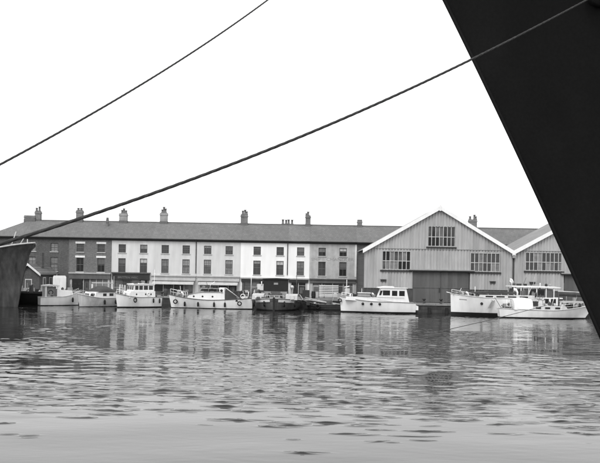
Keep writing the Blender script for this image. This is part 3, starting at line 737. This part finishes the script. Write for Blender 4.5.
box('winch', 'greypaint', b, 5.9, 6.6, -.7, .7, 1.3, 1.8); MB().lathe([(.3, -.9), (.3, -.7), (.16, -.65), (.16, .65), (.3, .7), (.3, .9)], (6.3, 0, 1.95), 10, 'y').build('windlass', 'darkhull', b)
rail(b, [(7.4, -1.2, 1.55), (7.6, -.6, 1.55), (7.7, 0, 1.55), (7.6, .6, 1.55), (7.4, 1.2, 1.55)], .4, mids=0, m='trim')
box('rudder_post', 'black', b, 8.35, 8.6, -.12, .12, -.4, 1.75)
for yy in (-2.6, -1.3, 1.3, 2.6): tyre(b, 7.4-abs(yy)*.22+.5, yy, .9, .3, .1)
liferng(b, 5.1, -1.85, 3.4, .25, .07); cowl(b, 4.6, 2.1, 1.6, 1.4, .2, 1, 'offwhite')
for (xx, yy, h) in ((3.5, -2.5, 1.2), (4.4, -2.3, .9), (2.5, -2.6, 1.5)): MB().lathe([(.25, 0), (.33, .1), (.33, h-.15), (.26, h)], (xx, yy, 1.4), 9).build('drum', random.choice(['darkhull', 'shop_mid']), b)
box('stores_box', 'trim', b, 2.2, 3.0, -2.6, -1.7, 2.5, 3.3); box('stores_crate', 'shop_mid', b, 2.2, 3.0, -2.65, -1.65, 1.4, 2.498)

clutter(b, 5.4, 7.4, 2.4, 1.5, 14, .7, 9); clutter(b, 2.6, 5, 2.8, 1.35, 16, 1.6, 10); mast(b, 2.7, 2.6, 1.2, 5.0, .06, 'wood')
# --- boat 6: low dark workboat between barge and cruiser
b = boat('low dark open workboat beside the slatted gate, between barge and cruiser', 323, 110.5, 172, name='workboat')
H = Hull(5.6, 2.0, .8, .7, 1.25, .4, .8, .4, .7, 2.2); H.build(b, 'darkhull', z0=.1, strake='shop_mid', dz=.3)
for x_ in (-1.6, -.2, 1.1): box('thwart', 'wood', b, x_-.15, x_+.15, -.8, .8, .62, .68)
MB().lathe([(.14, 0), (.16, .3), (.1, .45), (.2, .55), (.19, .75), (.05, .85)], (-2.45, 0, .6), 9).build('bollard', 'black', b)
box('engine_box', 'shop_mid', b, -1.2, -.5, -.4, .4, .5, 1.15)
MB().tube([(-2.3, .2, .8), (.5, .3, 1.1), (2.4, .1, 1.35)], .045, 5).build('oar', 'offwhite', b); tyre(b, .6, 1.05, .45, .25, .09)
MB().tube([(-2.2, -.2, .8), (.4, -.4, 1.15), (2.5, -.3, 1.6)], .045, 5).build('oar', 'offwhite', b)

clutter(b, -2.3, 2.0, .7, .6, 14, .7, 11)
# --- boat 7: white motor cruiser
b = boat('white motor cruiser with glazed wheelhouse moored before the warehouse corner', 377, 104.8, 180, name='motor_cruiser')
H = Hull(9.5, 2.9, 1.35, 1.45, 2.0, .22, .9, .5, .7, 2.6, mid=.45); H.build(b, z0=.18, strake='greypaint')
H2 = cabin(b, [(-3.4, 1.2), (4.1, 1.6), (3.9, 2.02), (-3.4, 1.9)], 2.1, name='raised_deck')
for x_ in (-.2, .85, 1.9):
    for sd in (-1, 1): MB().lathe([(.17, -.04), (.17, .04)], (x_, sd*(H.at_x(x_, 1.15)[1]+.02), 1.15), 10, 'y').build('porthole', 'boot', b)
c = cabin(b, [(-4.0, 1.2), (.1, 1.7), (-.45, 3.15), (-3.55, 3.15)], 2.2, name='wheelhouse')
winrow(c, [(-3.35, -2.65)], 2.2, 2.85, 1.1); winrow(c, [(-2.42, -1.75)], 2.2, 2.85, 1.1); winrow(c, [(-1.5, -.6)], 2.25, 2.88, 1.1)
winrow(c, [(-.4, -.12)], 2.25, 2.85, 1.1, slant=-.18)
for yy in (-.55, .55): MB().add([(-.1, yy-.4, 2.2), (-.1, yy+.4, 2.2), (-.37, yy+.4, 2.92), (-.37, yy-.4, 2.92)], [(0, 1, 2, 3)]).build('window', 'glass', c)
MB().prism([(-2.0, 3.152), (.0, 3.152), (.02, 3.24), (-1.0, 3.4), (-2.0, 3.38)], 'y', -1.2, 1.2).build('wheelhouse_roof', 'white', b)
MB().prism([(-3.75, 3.152), (-2.002, 3.152), (-2.002, 3.22), (-3.75, 3.2)], 'y', -1.2, 1.2).build('wheelhouse_roof', 'white', b)
MB().prism([(.9, 2.0), (2.5, 2.05), (2.4, 2.45), (1.0, 2.4)], 'y', -.7, .7).build('skylight', 'greypaint', b); MB().prism([(.85, 2.46), (2.5, 2.47), (2.5, 2.53), (.85, 2.52)], 'y', -.8, .8).build('skylight_top', 'white', b)
box('boarding_step', 'white', b, -5.1, -4.62, -1.1, 1.1, .45, .95)
mast(b, 3.9, 0, 1.9, 4.15, .05, 'white', cross=(3.3, .1)); MB().tube([(3.55, 0, 3.3), (4.2, 0, 3.15)], .07, 6).build('lamp_arm', 'white', b)
rail(b, [(3.2, -.85, 1.85), (4.5, -.25, 2.0), (4.5, .25, 2.0), (3.2, .85, 1.85)], .5, m='white')
MB().lathe([(.2, 0), (.22, .3), (.12, .45)], (3.1, .3, 1.98), 8).build('winch', 'black', b); tyre(b, 4.75, .3, 1.5, .2, .07)
cowl(b, .5, .6, 1.9, .5)

clutter(b, 2.5, 4.3, .6, 2.0, 7, .5, 12); clutter(b, -.0, 3.0, .9, 1.95, 5, .4, 13); MB().tube([(-3.0, .5, 3.2), (-3.0, .5, 4.6)], .018, 4).build('aerial', 'metal', b)
for sd in (-1, 1): MB().tube([(-3.3, sd*1.2, 1.95), (0, sd*1.25, 2.0), (3.0, sd*1.0, 2.1)], .02, 4).build('grab_rail', 'wood', b)
# --- boat 8: white motor yacht, bow left
b = boat('large white motor yacht with plumb bow and dark deck awning', 496, 101.5, 177, name='motor_yacht', py=314)
H = Hull(11.2, 3.4, 2.1, 2.25, 2.65, .12, .8, .6, .6, 2.6); H.build(b, z0=.42, strake='offwhite')
for x_ in (2.0, -1.2, -3.4):
    for sd in (-1, 1): MB().lathe([(.17, -.03), (.17, .04), (.12, .05)], (x_, sd*H.at_x(x_, 1.55)[1], 1.55), 12, 'y').build('porthole', 'boot', b)
for sd in (-1, 1):
    p = [Vector(H.at_x(x_, z_, sd))+Vector((0, sd*.015, 0)) for x_, z_ in ((4.6, 2.05), (3.75, 2.0), (3.75, 1.9), (4.6, 1.95))]; MB().add(p, [(0, 1, 2, 3)]).build('name_board', 'greypaint', b)
c = cabin(b, [(-4.4, 2.0), (2.4, 2.1), (2.2, 2.62), (-4.4, 2.6)], 2.3, name='coachroof', m='offwhite')
winrow(c, [(-3.6, -2.6), (-2.2, -1.2), (-.8, .2), (.6, 1.5)], 2.32, 2.5, 1.15)
MB().prism([(-2.2, 2.75), (3.1, 2.8), (3.1, 2.88), (1.0, 3.05), (-2.2, 2.98)], 'y', -1.15, 1.15).build('deck_awning', 'canvas', b)
for x_ in (-2.0, -.4, 1.2, 2.9): MB().tube([(x_, 1.1, 2.1), (x_, 1.1, 2.8)], .03, 5).build('awning_post', 'metal', b); MB().tube([(x_, -1.1, 2.1), (x_, -1.1, 2.8)], .03, 5).build('awning_post', 'metal', b)
rail(b, [(2.8, -1.15, 2.15), (4.2, -.7, 2.4), (5.45, 0, 2.65), (4.2, .7, 2.4), (2.8, 1.15, 2.15)], .55, m='white')
box('windlass', 'white', b, 4.0, 4.4, -.2, .2, 2.25, 2.85); cowl(b, 3.5, .5, 2.0, .8, .14); cowl(b, -2.4, .6, 2.35, .9, .2); MB().tube([(5.5, 0, 2.7), (6.1, 0, 2.85)], .05, 6).build('bow_roller', 'white', b)
MB().tube([(.5, 1.62, 1.75), (.9, 1.75, 2.05)], .02, 4).build('flag_staff', 'wood', b)
MB().grid([[(.45+.42*j/4+.1*i, 1.78+.04*math.sin(j*1.6+i), 2.0-.95*i/5-.1*j/4) for j in range(5)] for i in range(6)]).build('flag', 'greypaint', b)
clutter(b, 2.4, 5.0, .6, lambda x: 2.3+.1*(x-2.4), 10, .6, 14); clutter(b, -5, -2.3, .9, 2.5, 10, .7, 15); mast(b, 2.6, 0, 2.6, 3.6, .05, 'white')
# --- wheelhouse boat behind
b = boat('white cruiser with long flat roofed saloon behind the sailing yacht', 541, 103.6, 4, name='saloon_cruiser', py=314)
H = Hull(10.5, 3.0, 1.3, 1.35, 1.9, .4, .85, .5, .7, 2.3); H.build(b, z0=.2, strake='offwhite')
c = cabin(b, [(-4.0, 1.2), (2.6, 1.3), (2.3, 2.35), (-4.0, 2.35)], 2.3, name='saloon')
winrow(c, [(-3.7+.9*i, -3.05+.9*i) for i in range(7)], 1.6, 2.2, 1.15)
c2 = MB()
for x_ in (-3.9, -3.0, -2.0, -1.0, 0.2, 1.2):
    for sd in (-1, 1): c2.box(x_-.05, x_+.05, sd*1.08-.04, sd*1.08+.04, 2.35, 3.62)
c2.build('awning_post', 'white', b); box('screen', 'shop_mid', b, -3.8, 1.1, -1.0, 1.0, 2.352, 3.4)
winrow(b, [(-3.7, -3.1), (-1.9, -1.1), (-.8, .0)], 2.6, 3.3, 1.0, 'glass')
MB().prism([(-4.2, 3.62), (1.9, 3.55), (2.1, 3.62), (1.2, 3.74), (-4.2, 3.78)], 'y', -1.25, 1.25).build('flat_roof', 'white', b)
cowl(b, -3.6, .3, 3.75, .7, .16, -1); cowl(b, -4.0, -.5, 3.75, .5, .12, -1); MB().tube([(-.3, -.3, 3.7), (-.3, -.3, 4.15)], .06, 6).build('roof_lamp', 'white', b); box('roof_locker', 'greypaint', b, -1.0, -.5, -.4, .3, 3.72, 3.95)

clutter(b, -4.0, 1.6, .9, 3.76, 8, .35, 16); clutter(b, 2.7, 4.8, .5, 1.55, 8, .9, 17); mast(b, 2.9, 0, 1.6, 4.2, .05, 'wood')
# --- boat 9: low white sailing yacht in front, bow right
b = boat('low white sailing yacht with furled boom, partly behind the black ship bow', 546, 98.2, 1.5, name='sailing_yacht', py=317)
H = Hull(11.6, 2.6, 1.15, 1.0, 1.75, 1.5, .45, .5, .8, 2.0, srake=.25); H.build(b, z0=.14, strake='offwhite')
c = cabin(b, [(-2.0, .95), (2.4, 1.0), (2.1, 1.45), (-2.0, 1.55)], 1.7, m='offwhite', name='coachroof')
winrow(c, [(-1.5, -.9), (-.4, .2), (.8, 1.4)], 1.12, 1.35, .85)
rows = [[(-4.1+2.2*i/6, 1.02*math.cos(a)*1.0, 1.0+1.42*math.sin(a)**.45*(.86+.14*math.sin(PI*i/6))) for a in [PI*j/10 for j in range(11)]] for i in range(7)]
cv = MB().grid(rows); cv.add(rows[0], [tuple(range(11))]); cv.add(rows[-1], [tuple(range(11))[::-1]]); cv.build('cockpit_tent', 'white', b)
mast(b, 1.5, 0, 1.4, 3.3, .09, 'wood')
MB().tube([(1.5, 0, 2.95), (3.4, 0, 2.9), (5.9, 0, 2.75)], [.26, .30, .22], 9).build('furled_sail', 'canvas', b); MB().tube([(1.4, 0, 3.25), (6.1, 0, 3.05)], .07, 6).build('boom', 'offwhite', b)
rail(b, [(1.5, -1.1, 1.1), (3.0, -.85, 1.25), (4.4, -.45, 1.5), (5.4, 0, 1.7)], .55, m='white'); rail(b, [(1.5, 1.1, 1.1), (3.0, .85, 1.25), (4.4, .45, 1.5)], .55, m='white')
MB().tube([(-5.3, 0, 1.0), (-6.2, 0, 2.4)], .03, 5).build('flag_staff', 'wood', b)
rail(b, [(-5.4, -.6, 1.1), (-4.6, -.85, 1.05), (-4.3, -.95, 1.05)], .6, m='metal'); box('hatch', 'wood', b, -4.9, -4.3, -.4, .4, 1.05, 1.3)
box('canvas_roll', 'canvas_l', b, 1.7, 4.2, -.85, .85, 1.9, 2.1); 
for k in range(5): MB().lathe([(.12, 0), (.2, .15), (.15, .4), (.05, .5)], (1.9+.5*k, -.5+.1*(k % 3), 1.35), 7).build('sail_bag', random.choice(['canvas', 'canvas_l']), b)

clutter(b, -1.9, 2.2, .8, 1.5, 12, .6, 18); clutter(b, -5.3, -4.2, .5, 1.15, 5, .5, 19); clutter(b, 2.4, 4.6, .5, lambda x: 1.25+.15*(x-2.4), 8, .7, 20)
# low dark lighter by the hut
b = boat('low black flat lighter floating between weathered ship bow and small launch', 33, 112, 180, name='lighter')
H = Hull(6.0, 3.0, 1.5, 1.5, 1.65, .5, .9, .5, .4, 4); H.build(b, 'black', z0=.15, strake='pile', deckm='darkhull')
box('hatch', 'darkhull', b, -1.6, 1.8, -1.0, 1.0, 1.45, 1.75); clutter(b, -2.5, 2.5, 1.1, 1.6, 12, 1.0, 21)

# ------------------------------------------------------------------ goods on the quay
def barrel(label, px, d, h=1.0, m='wood', r=.32):
    t = thing('barrel', label, 'barrel', (X(px, d, 295), d, QZ), 0, 'goods on the quay')
    MB().lathe([(r*.82, 0), (r*.95, h*.25), (r, h*.5), (r*.95, h*.75), (r*.82, h)], n=12).build('staves', m, t)
    for z in (.12, .38, .62, .88): MB().lathe([(r*.93+.01 if z in (.12, .88) else r+.005, z*h-.03), (r*.93+.012 if z in (.12, .88) else r+.006, z*h+.03)], n=12).build('hoop', 'gutter', t)
def crate(label, px, d, w, h, m='shop_mid', rz=0, z=0):
    t = thing('crate', label, 'crate', (X(px, d, 295), d, QZ+z), math.radians(rz), 'goods on the quay')
    box('box', m, t, -w/2, w/2, -w/2, w/2, .01, h-.01)
    for k in range(4):
        for y in (-w/2-.025, w/2+.001): box('slat', m, t, -w/2-.02, w/2+.02, y, y+.024, .02+k*h/4, h*(k+1)/4-.03)
barrel('dark barrel standing left of the lifeboat stern post', 243, 119.6); barrel('pale barrel right of the lifeboat stern post', 255.5, 119.5, 1.1, 'offwhite')
crate('large grey crate on the quay left of the barge', 259.5, 120.5, 1.0, 1.3); crate('small pale crate on top of the large grey crate', 259.5, 120.5, .7, .6, 'offwhite', 12, 1.3)
crate('low dark crate on the quay behind the lifeboat cockpit', 237, 119.4, 1.1, .9, 'darkhull', 5); crate('dark crate on the quay right of the barge', 306, 119.8, 1.0, 1.2, 'darkhull')
barrel('dark barrel in front of the mottled house doorway', 313.5, 119.6, 1.05, 'pile'); crate('pale crate beside the slatted gate post', 340.5, 119.3, .8, .8, 'shop_light')
barrel('dark barrel on the quay in the gap between cruiser and lifeboat', 165.5, 119.7)
# mooring bollards on the coping
for lb, px, d in (('iron bollard on the coping left of the lifeboat bow', 162, DL+.3), ('iron bollard on the coping right of the motor cruiser', 424, DR+.3), ('iron bollard on the coping left of the motor yacht bow', 441, DR+.3)):
    t = thing('bollard', lb, 'bollard', (X(px, d, 302), d, QZ+.02), 0, 'iron bollards on the coping')
    MB().lathe([(.2, 0), (.16, .08), (.13, .4)], n=12).build('post', 'gutter', t); MB().lathe([(.13, .4), (.24, .46), (.24, .56), (.14, .62)], n=12).build('cap', 'gutter', t)

# ------------------------------------------------------------------ vehicles on the quay
def wheel(root, x, y, r=.33, w=.2):
    t = MB().lathe([(r*.9, -w/2), (r, -w/2+.03), (r, w/2-.03), (r*.9, w/2)], (x, y, r), 14, 'x').build('wheel', 'rubber', root)
    MB().lathe([(r*.5, -w/2-.015), (r*.55, w/2+.015)], (x, y, r), 10, 'x').build('hub', 'metal', t)
def van(label, px, d, m, w, h, rz=0):
    r = thing('delivery_van', label, 'van', (X(px, d, 285), d, QZ), math.radians(rz), 'vehicles parked on the quay')
    hw = w/2
    MB().prism([(-hw, .4), (hw, .4), (hw, h-.2), (hw-.12, h), (-hw+.12, h), (-hw, h-.2)], 'y', -1.9, 1.2).build('body', m, r)
    MB().prism([(1.2, .4), (2.3, .4), (2.3, 1.1), (1.7, 1.25), (1.35, h-.35), (1.2, h-.3)], 'x', -hw+.05, hw-.05).build('cab', m, r)
    for s in (-1, 1):
        d_ = box('door', m, r, min(s*.02, s*(hw-.1)), max(s*.02, s*(hw-.1)), -1.93, -1.901, .5, h-.25)
        if m == 'black': box('pane', 'glass', d_, min(s*.12, s*(hw-.25)), max(s*.12, s*(hw-.25)), -1.945, -1.931, h-.85, h-.6)
        wheel(r, s*(hw-.15), -1.2); wheel(r, s*(hw-.15), 1.5); box('tail_lamp', 'shop_mid', r, s*(hw-.08)-.05, s*(hw-.08)+.05, -1.94, -1.902, .6, .8)
    box('bumper', 'metal', r, -hw, hw, -2.02, -1.935, .38, .5)
van('white box van parked behind the small launch', 59.5, 120.6, 'white', 1.85, 2.65, 16)
van('black van parked between the small launch and the canvas covered boat', 77.3, 120.4, 'black', 1.45, 2.25, 15)
r = thing('parked_car', 'pale saloon car parked in front of the small tiled hut', 'car', (X(37, 119.3, 288), 119.6, QZ), math.radians(6), 'vehicles parked on the quay')
MB().prism([(-1.85, .35), (1.85, .35), (1.9, .75), (.95, .85), (-.95, .88), (-1.85, .8)], 'y', -.75, .75).build('body', 'carpaint', r)
ca = MB().prism([(-1.1, .87), (1.0, .86), (.5, 1.42), (-.65, 1.42)], 'y', -.66, .66).build('cabin', 'carpaint', r)
winrow(ca, [(-.72, -.1), (.02, .55)], .92, 1.34, .66)
for x_ in (-1.15, 1.2):
    for yy in (-.7, .7):
        t = MB().lathe([(.27, -.09), (.31, -.06), (.31, .06), (.27, .09)], (x_, yy, .31), 14, 'y').build('wheel', 'rubber', r); MB().lathe([(.15, -.1), (.15, .1)], (x_, yy, .31), 10, 'y').build('hub', 'metal', t)
for x_ in (-1.9, 1.9): box('bumper', 'metal', r, x_-.05, x_+.05, -.7, .7, .4, .5)
for yy in (-.55, .55): MB().lathe([(.09, -.03), (.09, .03)], (1.9, yy, .66), 8, 'x').build('headlight', 'metal', r)

# ------------------------------------------------------------------ weathered ship bow at the left edge
LD = 102.0
tip = at(34.5, 243, LD); foot = at(12, 312, LD)
ls = thing('moored_ship', 'weathered dark ship bow with pale rail at left picture edge', 'ship', (tip.x, LD, 0), math.radians(-24))
zt = tip.z; rk = (tip.x-foot.x)/.97
rows = {1: [], -1: []}; L_ = 30.; zn = 12
def lhull(s, v, sd):   # s metres aft, v 0..1 keel to rail
    z = -1.0+(zt-1.5*smooth(-2, 7, s)*1.0+.18+1.0)*v
    u = 1-math.exp(-s/3.0); fl = v**(1.5-1.1*smooth(0, 12, s))
    y = 4.6*u*(.12*min(1, s)+fl*(1-.12*min(1, s)))
    x_ = -s-rk*(1-v)**.62*math.exp(-s/7)*1.02
    return (x_, sd*y, z)
ss = [0, .2, .5, .9, 1.4, 2, 2.8, 3.8, 5, 6.5, 8.5, 11, 15, 20, 28]
mb = MB()
for sd in (-1, 1):
    rr = [[lhull(s, j/zn, sd) for j in range(zn+1)] for s in ss]
    mb.grid(rr)
e = [lhull(28, j/zn, -1) for j in range(zn+1)]+[lhull(28, j/zn, 1) for j in range(zn, -1, -1)]; mb.add(e, [tuple(range(len(e)))])
mb.build('hull', 'oldhull', ls)
MB().grid([[(lhull(s, .82, -1)[0], sd*abs(lhull(s, .82, 1)[1])*.99, lhull(s, .82, 1)[2]) for sd in (-1, 0, 1)] for s in ss]).build('deck', 'deck', ls)
for sd in (-1, 1): MB().tube([Vector(lhull(s, 1, sd))+Vector((0, 0, .03)) for s in ss], .11, 6).build('bulwark_rail', 'canvas_l', ls)
MB().tube([Vector(lhull(0, j/zn, 1)) for j in range(zn+1)], .1, 6).build('stem_bar', 'darkhull', ls)
for (a, b_) in (((-2.2, -.9, zt-1.2), (-1.0, -.5, zt+.9)), ((-3.4, -.7, zt-1.2), (-2.6, -.4, zt+1.4)), ((-1.5, .4, zt-1.2), (-1.5, .4, zt+.5))): MB().tube([a, b_], .06, 5).build('davit', 'canvas_l', ls)
w_ = MB().lathe([(.5, -.9), (.5, -.75), (.25, -.7), (.25, .7), (.5, .75), (.5, .9)], (-3.6, 0, zt-.7), 10, 'y').build('windlass', 'darkhull', ls)

# ------------------------------------------------------------------ the big black bow on the right
SD_ = 22.0
px_prof = [(448.6, 8.6), (483, 78.6), (525.7, 170), (561, 246), (591, 314)]
pr = [at(a, c, SD_) for a, c in px_prof]
cz = np.polyfit([p.z for p in pr], [p.x for p in pr], 2)
stem_x = lambda z: float(np.polyval(cz, z))
TOP = 15.4
ship = thing('cargo_ship', 'huge black ship bow looming over the right side of the dock', 'ship', (stem_x(0), SD_, 0))
bx = stem_x(0)
def shull(s, z, sd):
    fl = .35+.65*smooth(-1, TOP, z)
    b_ = 6.2*(1-math.exp(-s/(9.0-4.0*smooth(2, TOP, z))))*(.72+.28*fl)
    zz = z+.0
    return (stem_x(z)-bx+s, sd*b_, zz)
ss = [0]+[.12*1.22**i for i in range(1, 29)]; zs = [-2+(TOP+2)*j/26 for j in range(27)]
mb = MB()
for sd in (-1, 1): mb.grid([[shull(s, z, sd) for z in zs] for s in ss])
e = [shull(ss[-1], z, -1) for z in zs]+[shull(ss[-1], z, 1) for z in zs[::-1]]; mb.add(e, [tuple(range(len(e)))])
mb.build('hull', 'ship', ship)
MB().grid([[(shull(s, TOP-1.1, 1)[0], sd*shull(s, TOP-1.1, 1)[1]*.995, TOP-1.1) for sd in (-1, 0, 1)] for s in ss[1:]]).build('deck', 'deck', ship)
MB().tube([shull(0, z, 1) for z in zs], .055, 8).build('stem_bar', 'ship', ship)
for sd in (-1, 1): MB().tube([shull(s, TOP, sd) for s in ss], .1, 6).build('bulwark_rail', 'ship', ship)
MB().lathe([(.32, -.12), (.36, -.05), (.36, .05), (.32, .12)], (7.0-bx, -2.45, 11.75), 14, 'y').build('fairlead', 'ship', ship)

# ------------------------------------------------------------------ hawsers from the bow to the near quay
def hawser(label, pts, A, B, rad, deg=2):
    # plan view: straight from A to B; height follows a sagging curve through the observed directions
    ts, zs_ = [], []
    for px, py in pts:
        x_, y_ = unroll(px, py); k = x_/F
        t = (A[0]-k*A[1])/((A[0]-B[0])-k*(A[1]-B[1])); d = A[1]+(B[1]-A[1])*t
        ts.append(t); zs_.append(EYE-y_*d/F)
    co_ = np.polyfit(ts, zs_, deg); n = 90
    P = []
    for i in range(n+1):
        t = i/n; P.append(Vector((A[0]+(B[0]-A[0])*t, A[1]+(B[1]-A[1])*t, float(np.polyval(co_, t)))))
    print('hawser', label, 'start', tuple(round(c, 2) for c in P[0]), 'end', tuple(round(c, 2) for c in P[-1]))
    # three twisted strands
    root = thing('hawser', label, 'rope', P[0], 0, 'hawsers of the black ship')
    for k in range(3):
        q_ = []
        m = 1500
        for i in range(m+1):
            t = i/m*n; j = min(int(t), n-1); p = P[j].lerp(P[j+1], t-j); tg = (P[j+1]-P[j]).normalized()
            u = tg.cross(Vector((0, 0, 1))).normalized(); w = u.cross(tg); an = i/m*(P[0]-P[-1]).length/(rad*8)*2*PI/3+k*2*PI/3
            q_.append(p+(u*math.cos(an)+w*math.sin(an))*rad*.24-P[0])
        MB().tube(q_, rad*.76, 6).build('strand', 'hawser', root)
    return P
R1 = hawser('thick sagging hawser crossing the whole sky to the black bow',
    [(568, 10), (500, 45), (470, 60.5), (380, 103), (300, 136), (200, 175.5), (100, 213), (60, 227), (5, 240.5)], (7.0, 19.3), (-9.6, 4.4), .0245, 3)
R2 = hawser('thinner hawser high in the upper left sky', [(257, 8), (200, 47), (130, 92), (60, 131.5), (5, 162)], (2.75, 21.85), (-6.2, 4.5), .0145)
# bollards on the near quay that take the hawsers
for lb, p in (('iron bollard on the near quay holding the thick hawser', R1[-1]), ('iron bollard on the near quay holding the thin hawser', R2[-1])):
    t = thing('bollard', lb, 'bollard', (p.x, p.y-.12, 3.0), 0, 'iron bollards on the near quay')
    MB().lathe([(.26, 0), (.2, .08), (.16, .5)], n=14).build('post', 'gutter', t); MB().lathe([(.16, .5), (.28, .56), (.28, .66), (.16, .72)], n=14).build('cap', 'gutter', t)
# thin line into the water on the right
a = at(549, 304.5, 97.2); c = at(430, 333, EYE*F/(unroll(430, 333)[1]))
tag(MB().tube([a.lerp(Vector((c.x, c.y, -.04)), t/12)-Vector((0, 0, .10*4*(t/12)*(1-t/12))) for t in range(13)], .035, 5).build('anchor_line', 'rope'), 'thin dark line running from sailing yacht down into the water', 'rope')
# mooring lines to the quay
moor('mooring line from converted lifeboat bow to the quay', at(171, 293, 108.5), (X(163, DL), DL+.2, QZ+.1))
moor('mooring line from motor cruiser stern to the quay edge', at(413, 301, 104.8), (X(424, DR), DR+.2, QZ+.1), .15)
moor('mooring line from motor yacht bow to the quay edge', at(454, 294, 101.2), (X(441, DR), DR+.2, QZ+.1), .3)
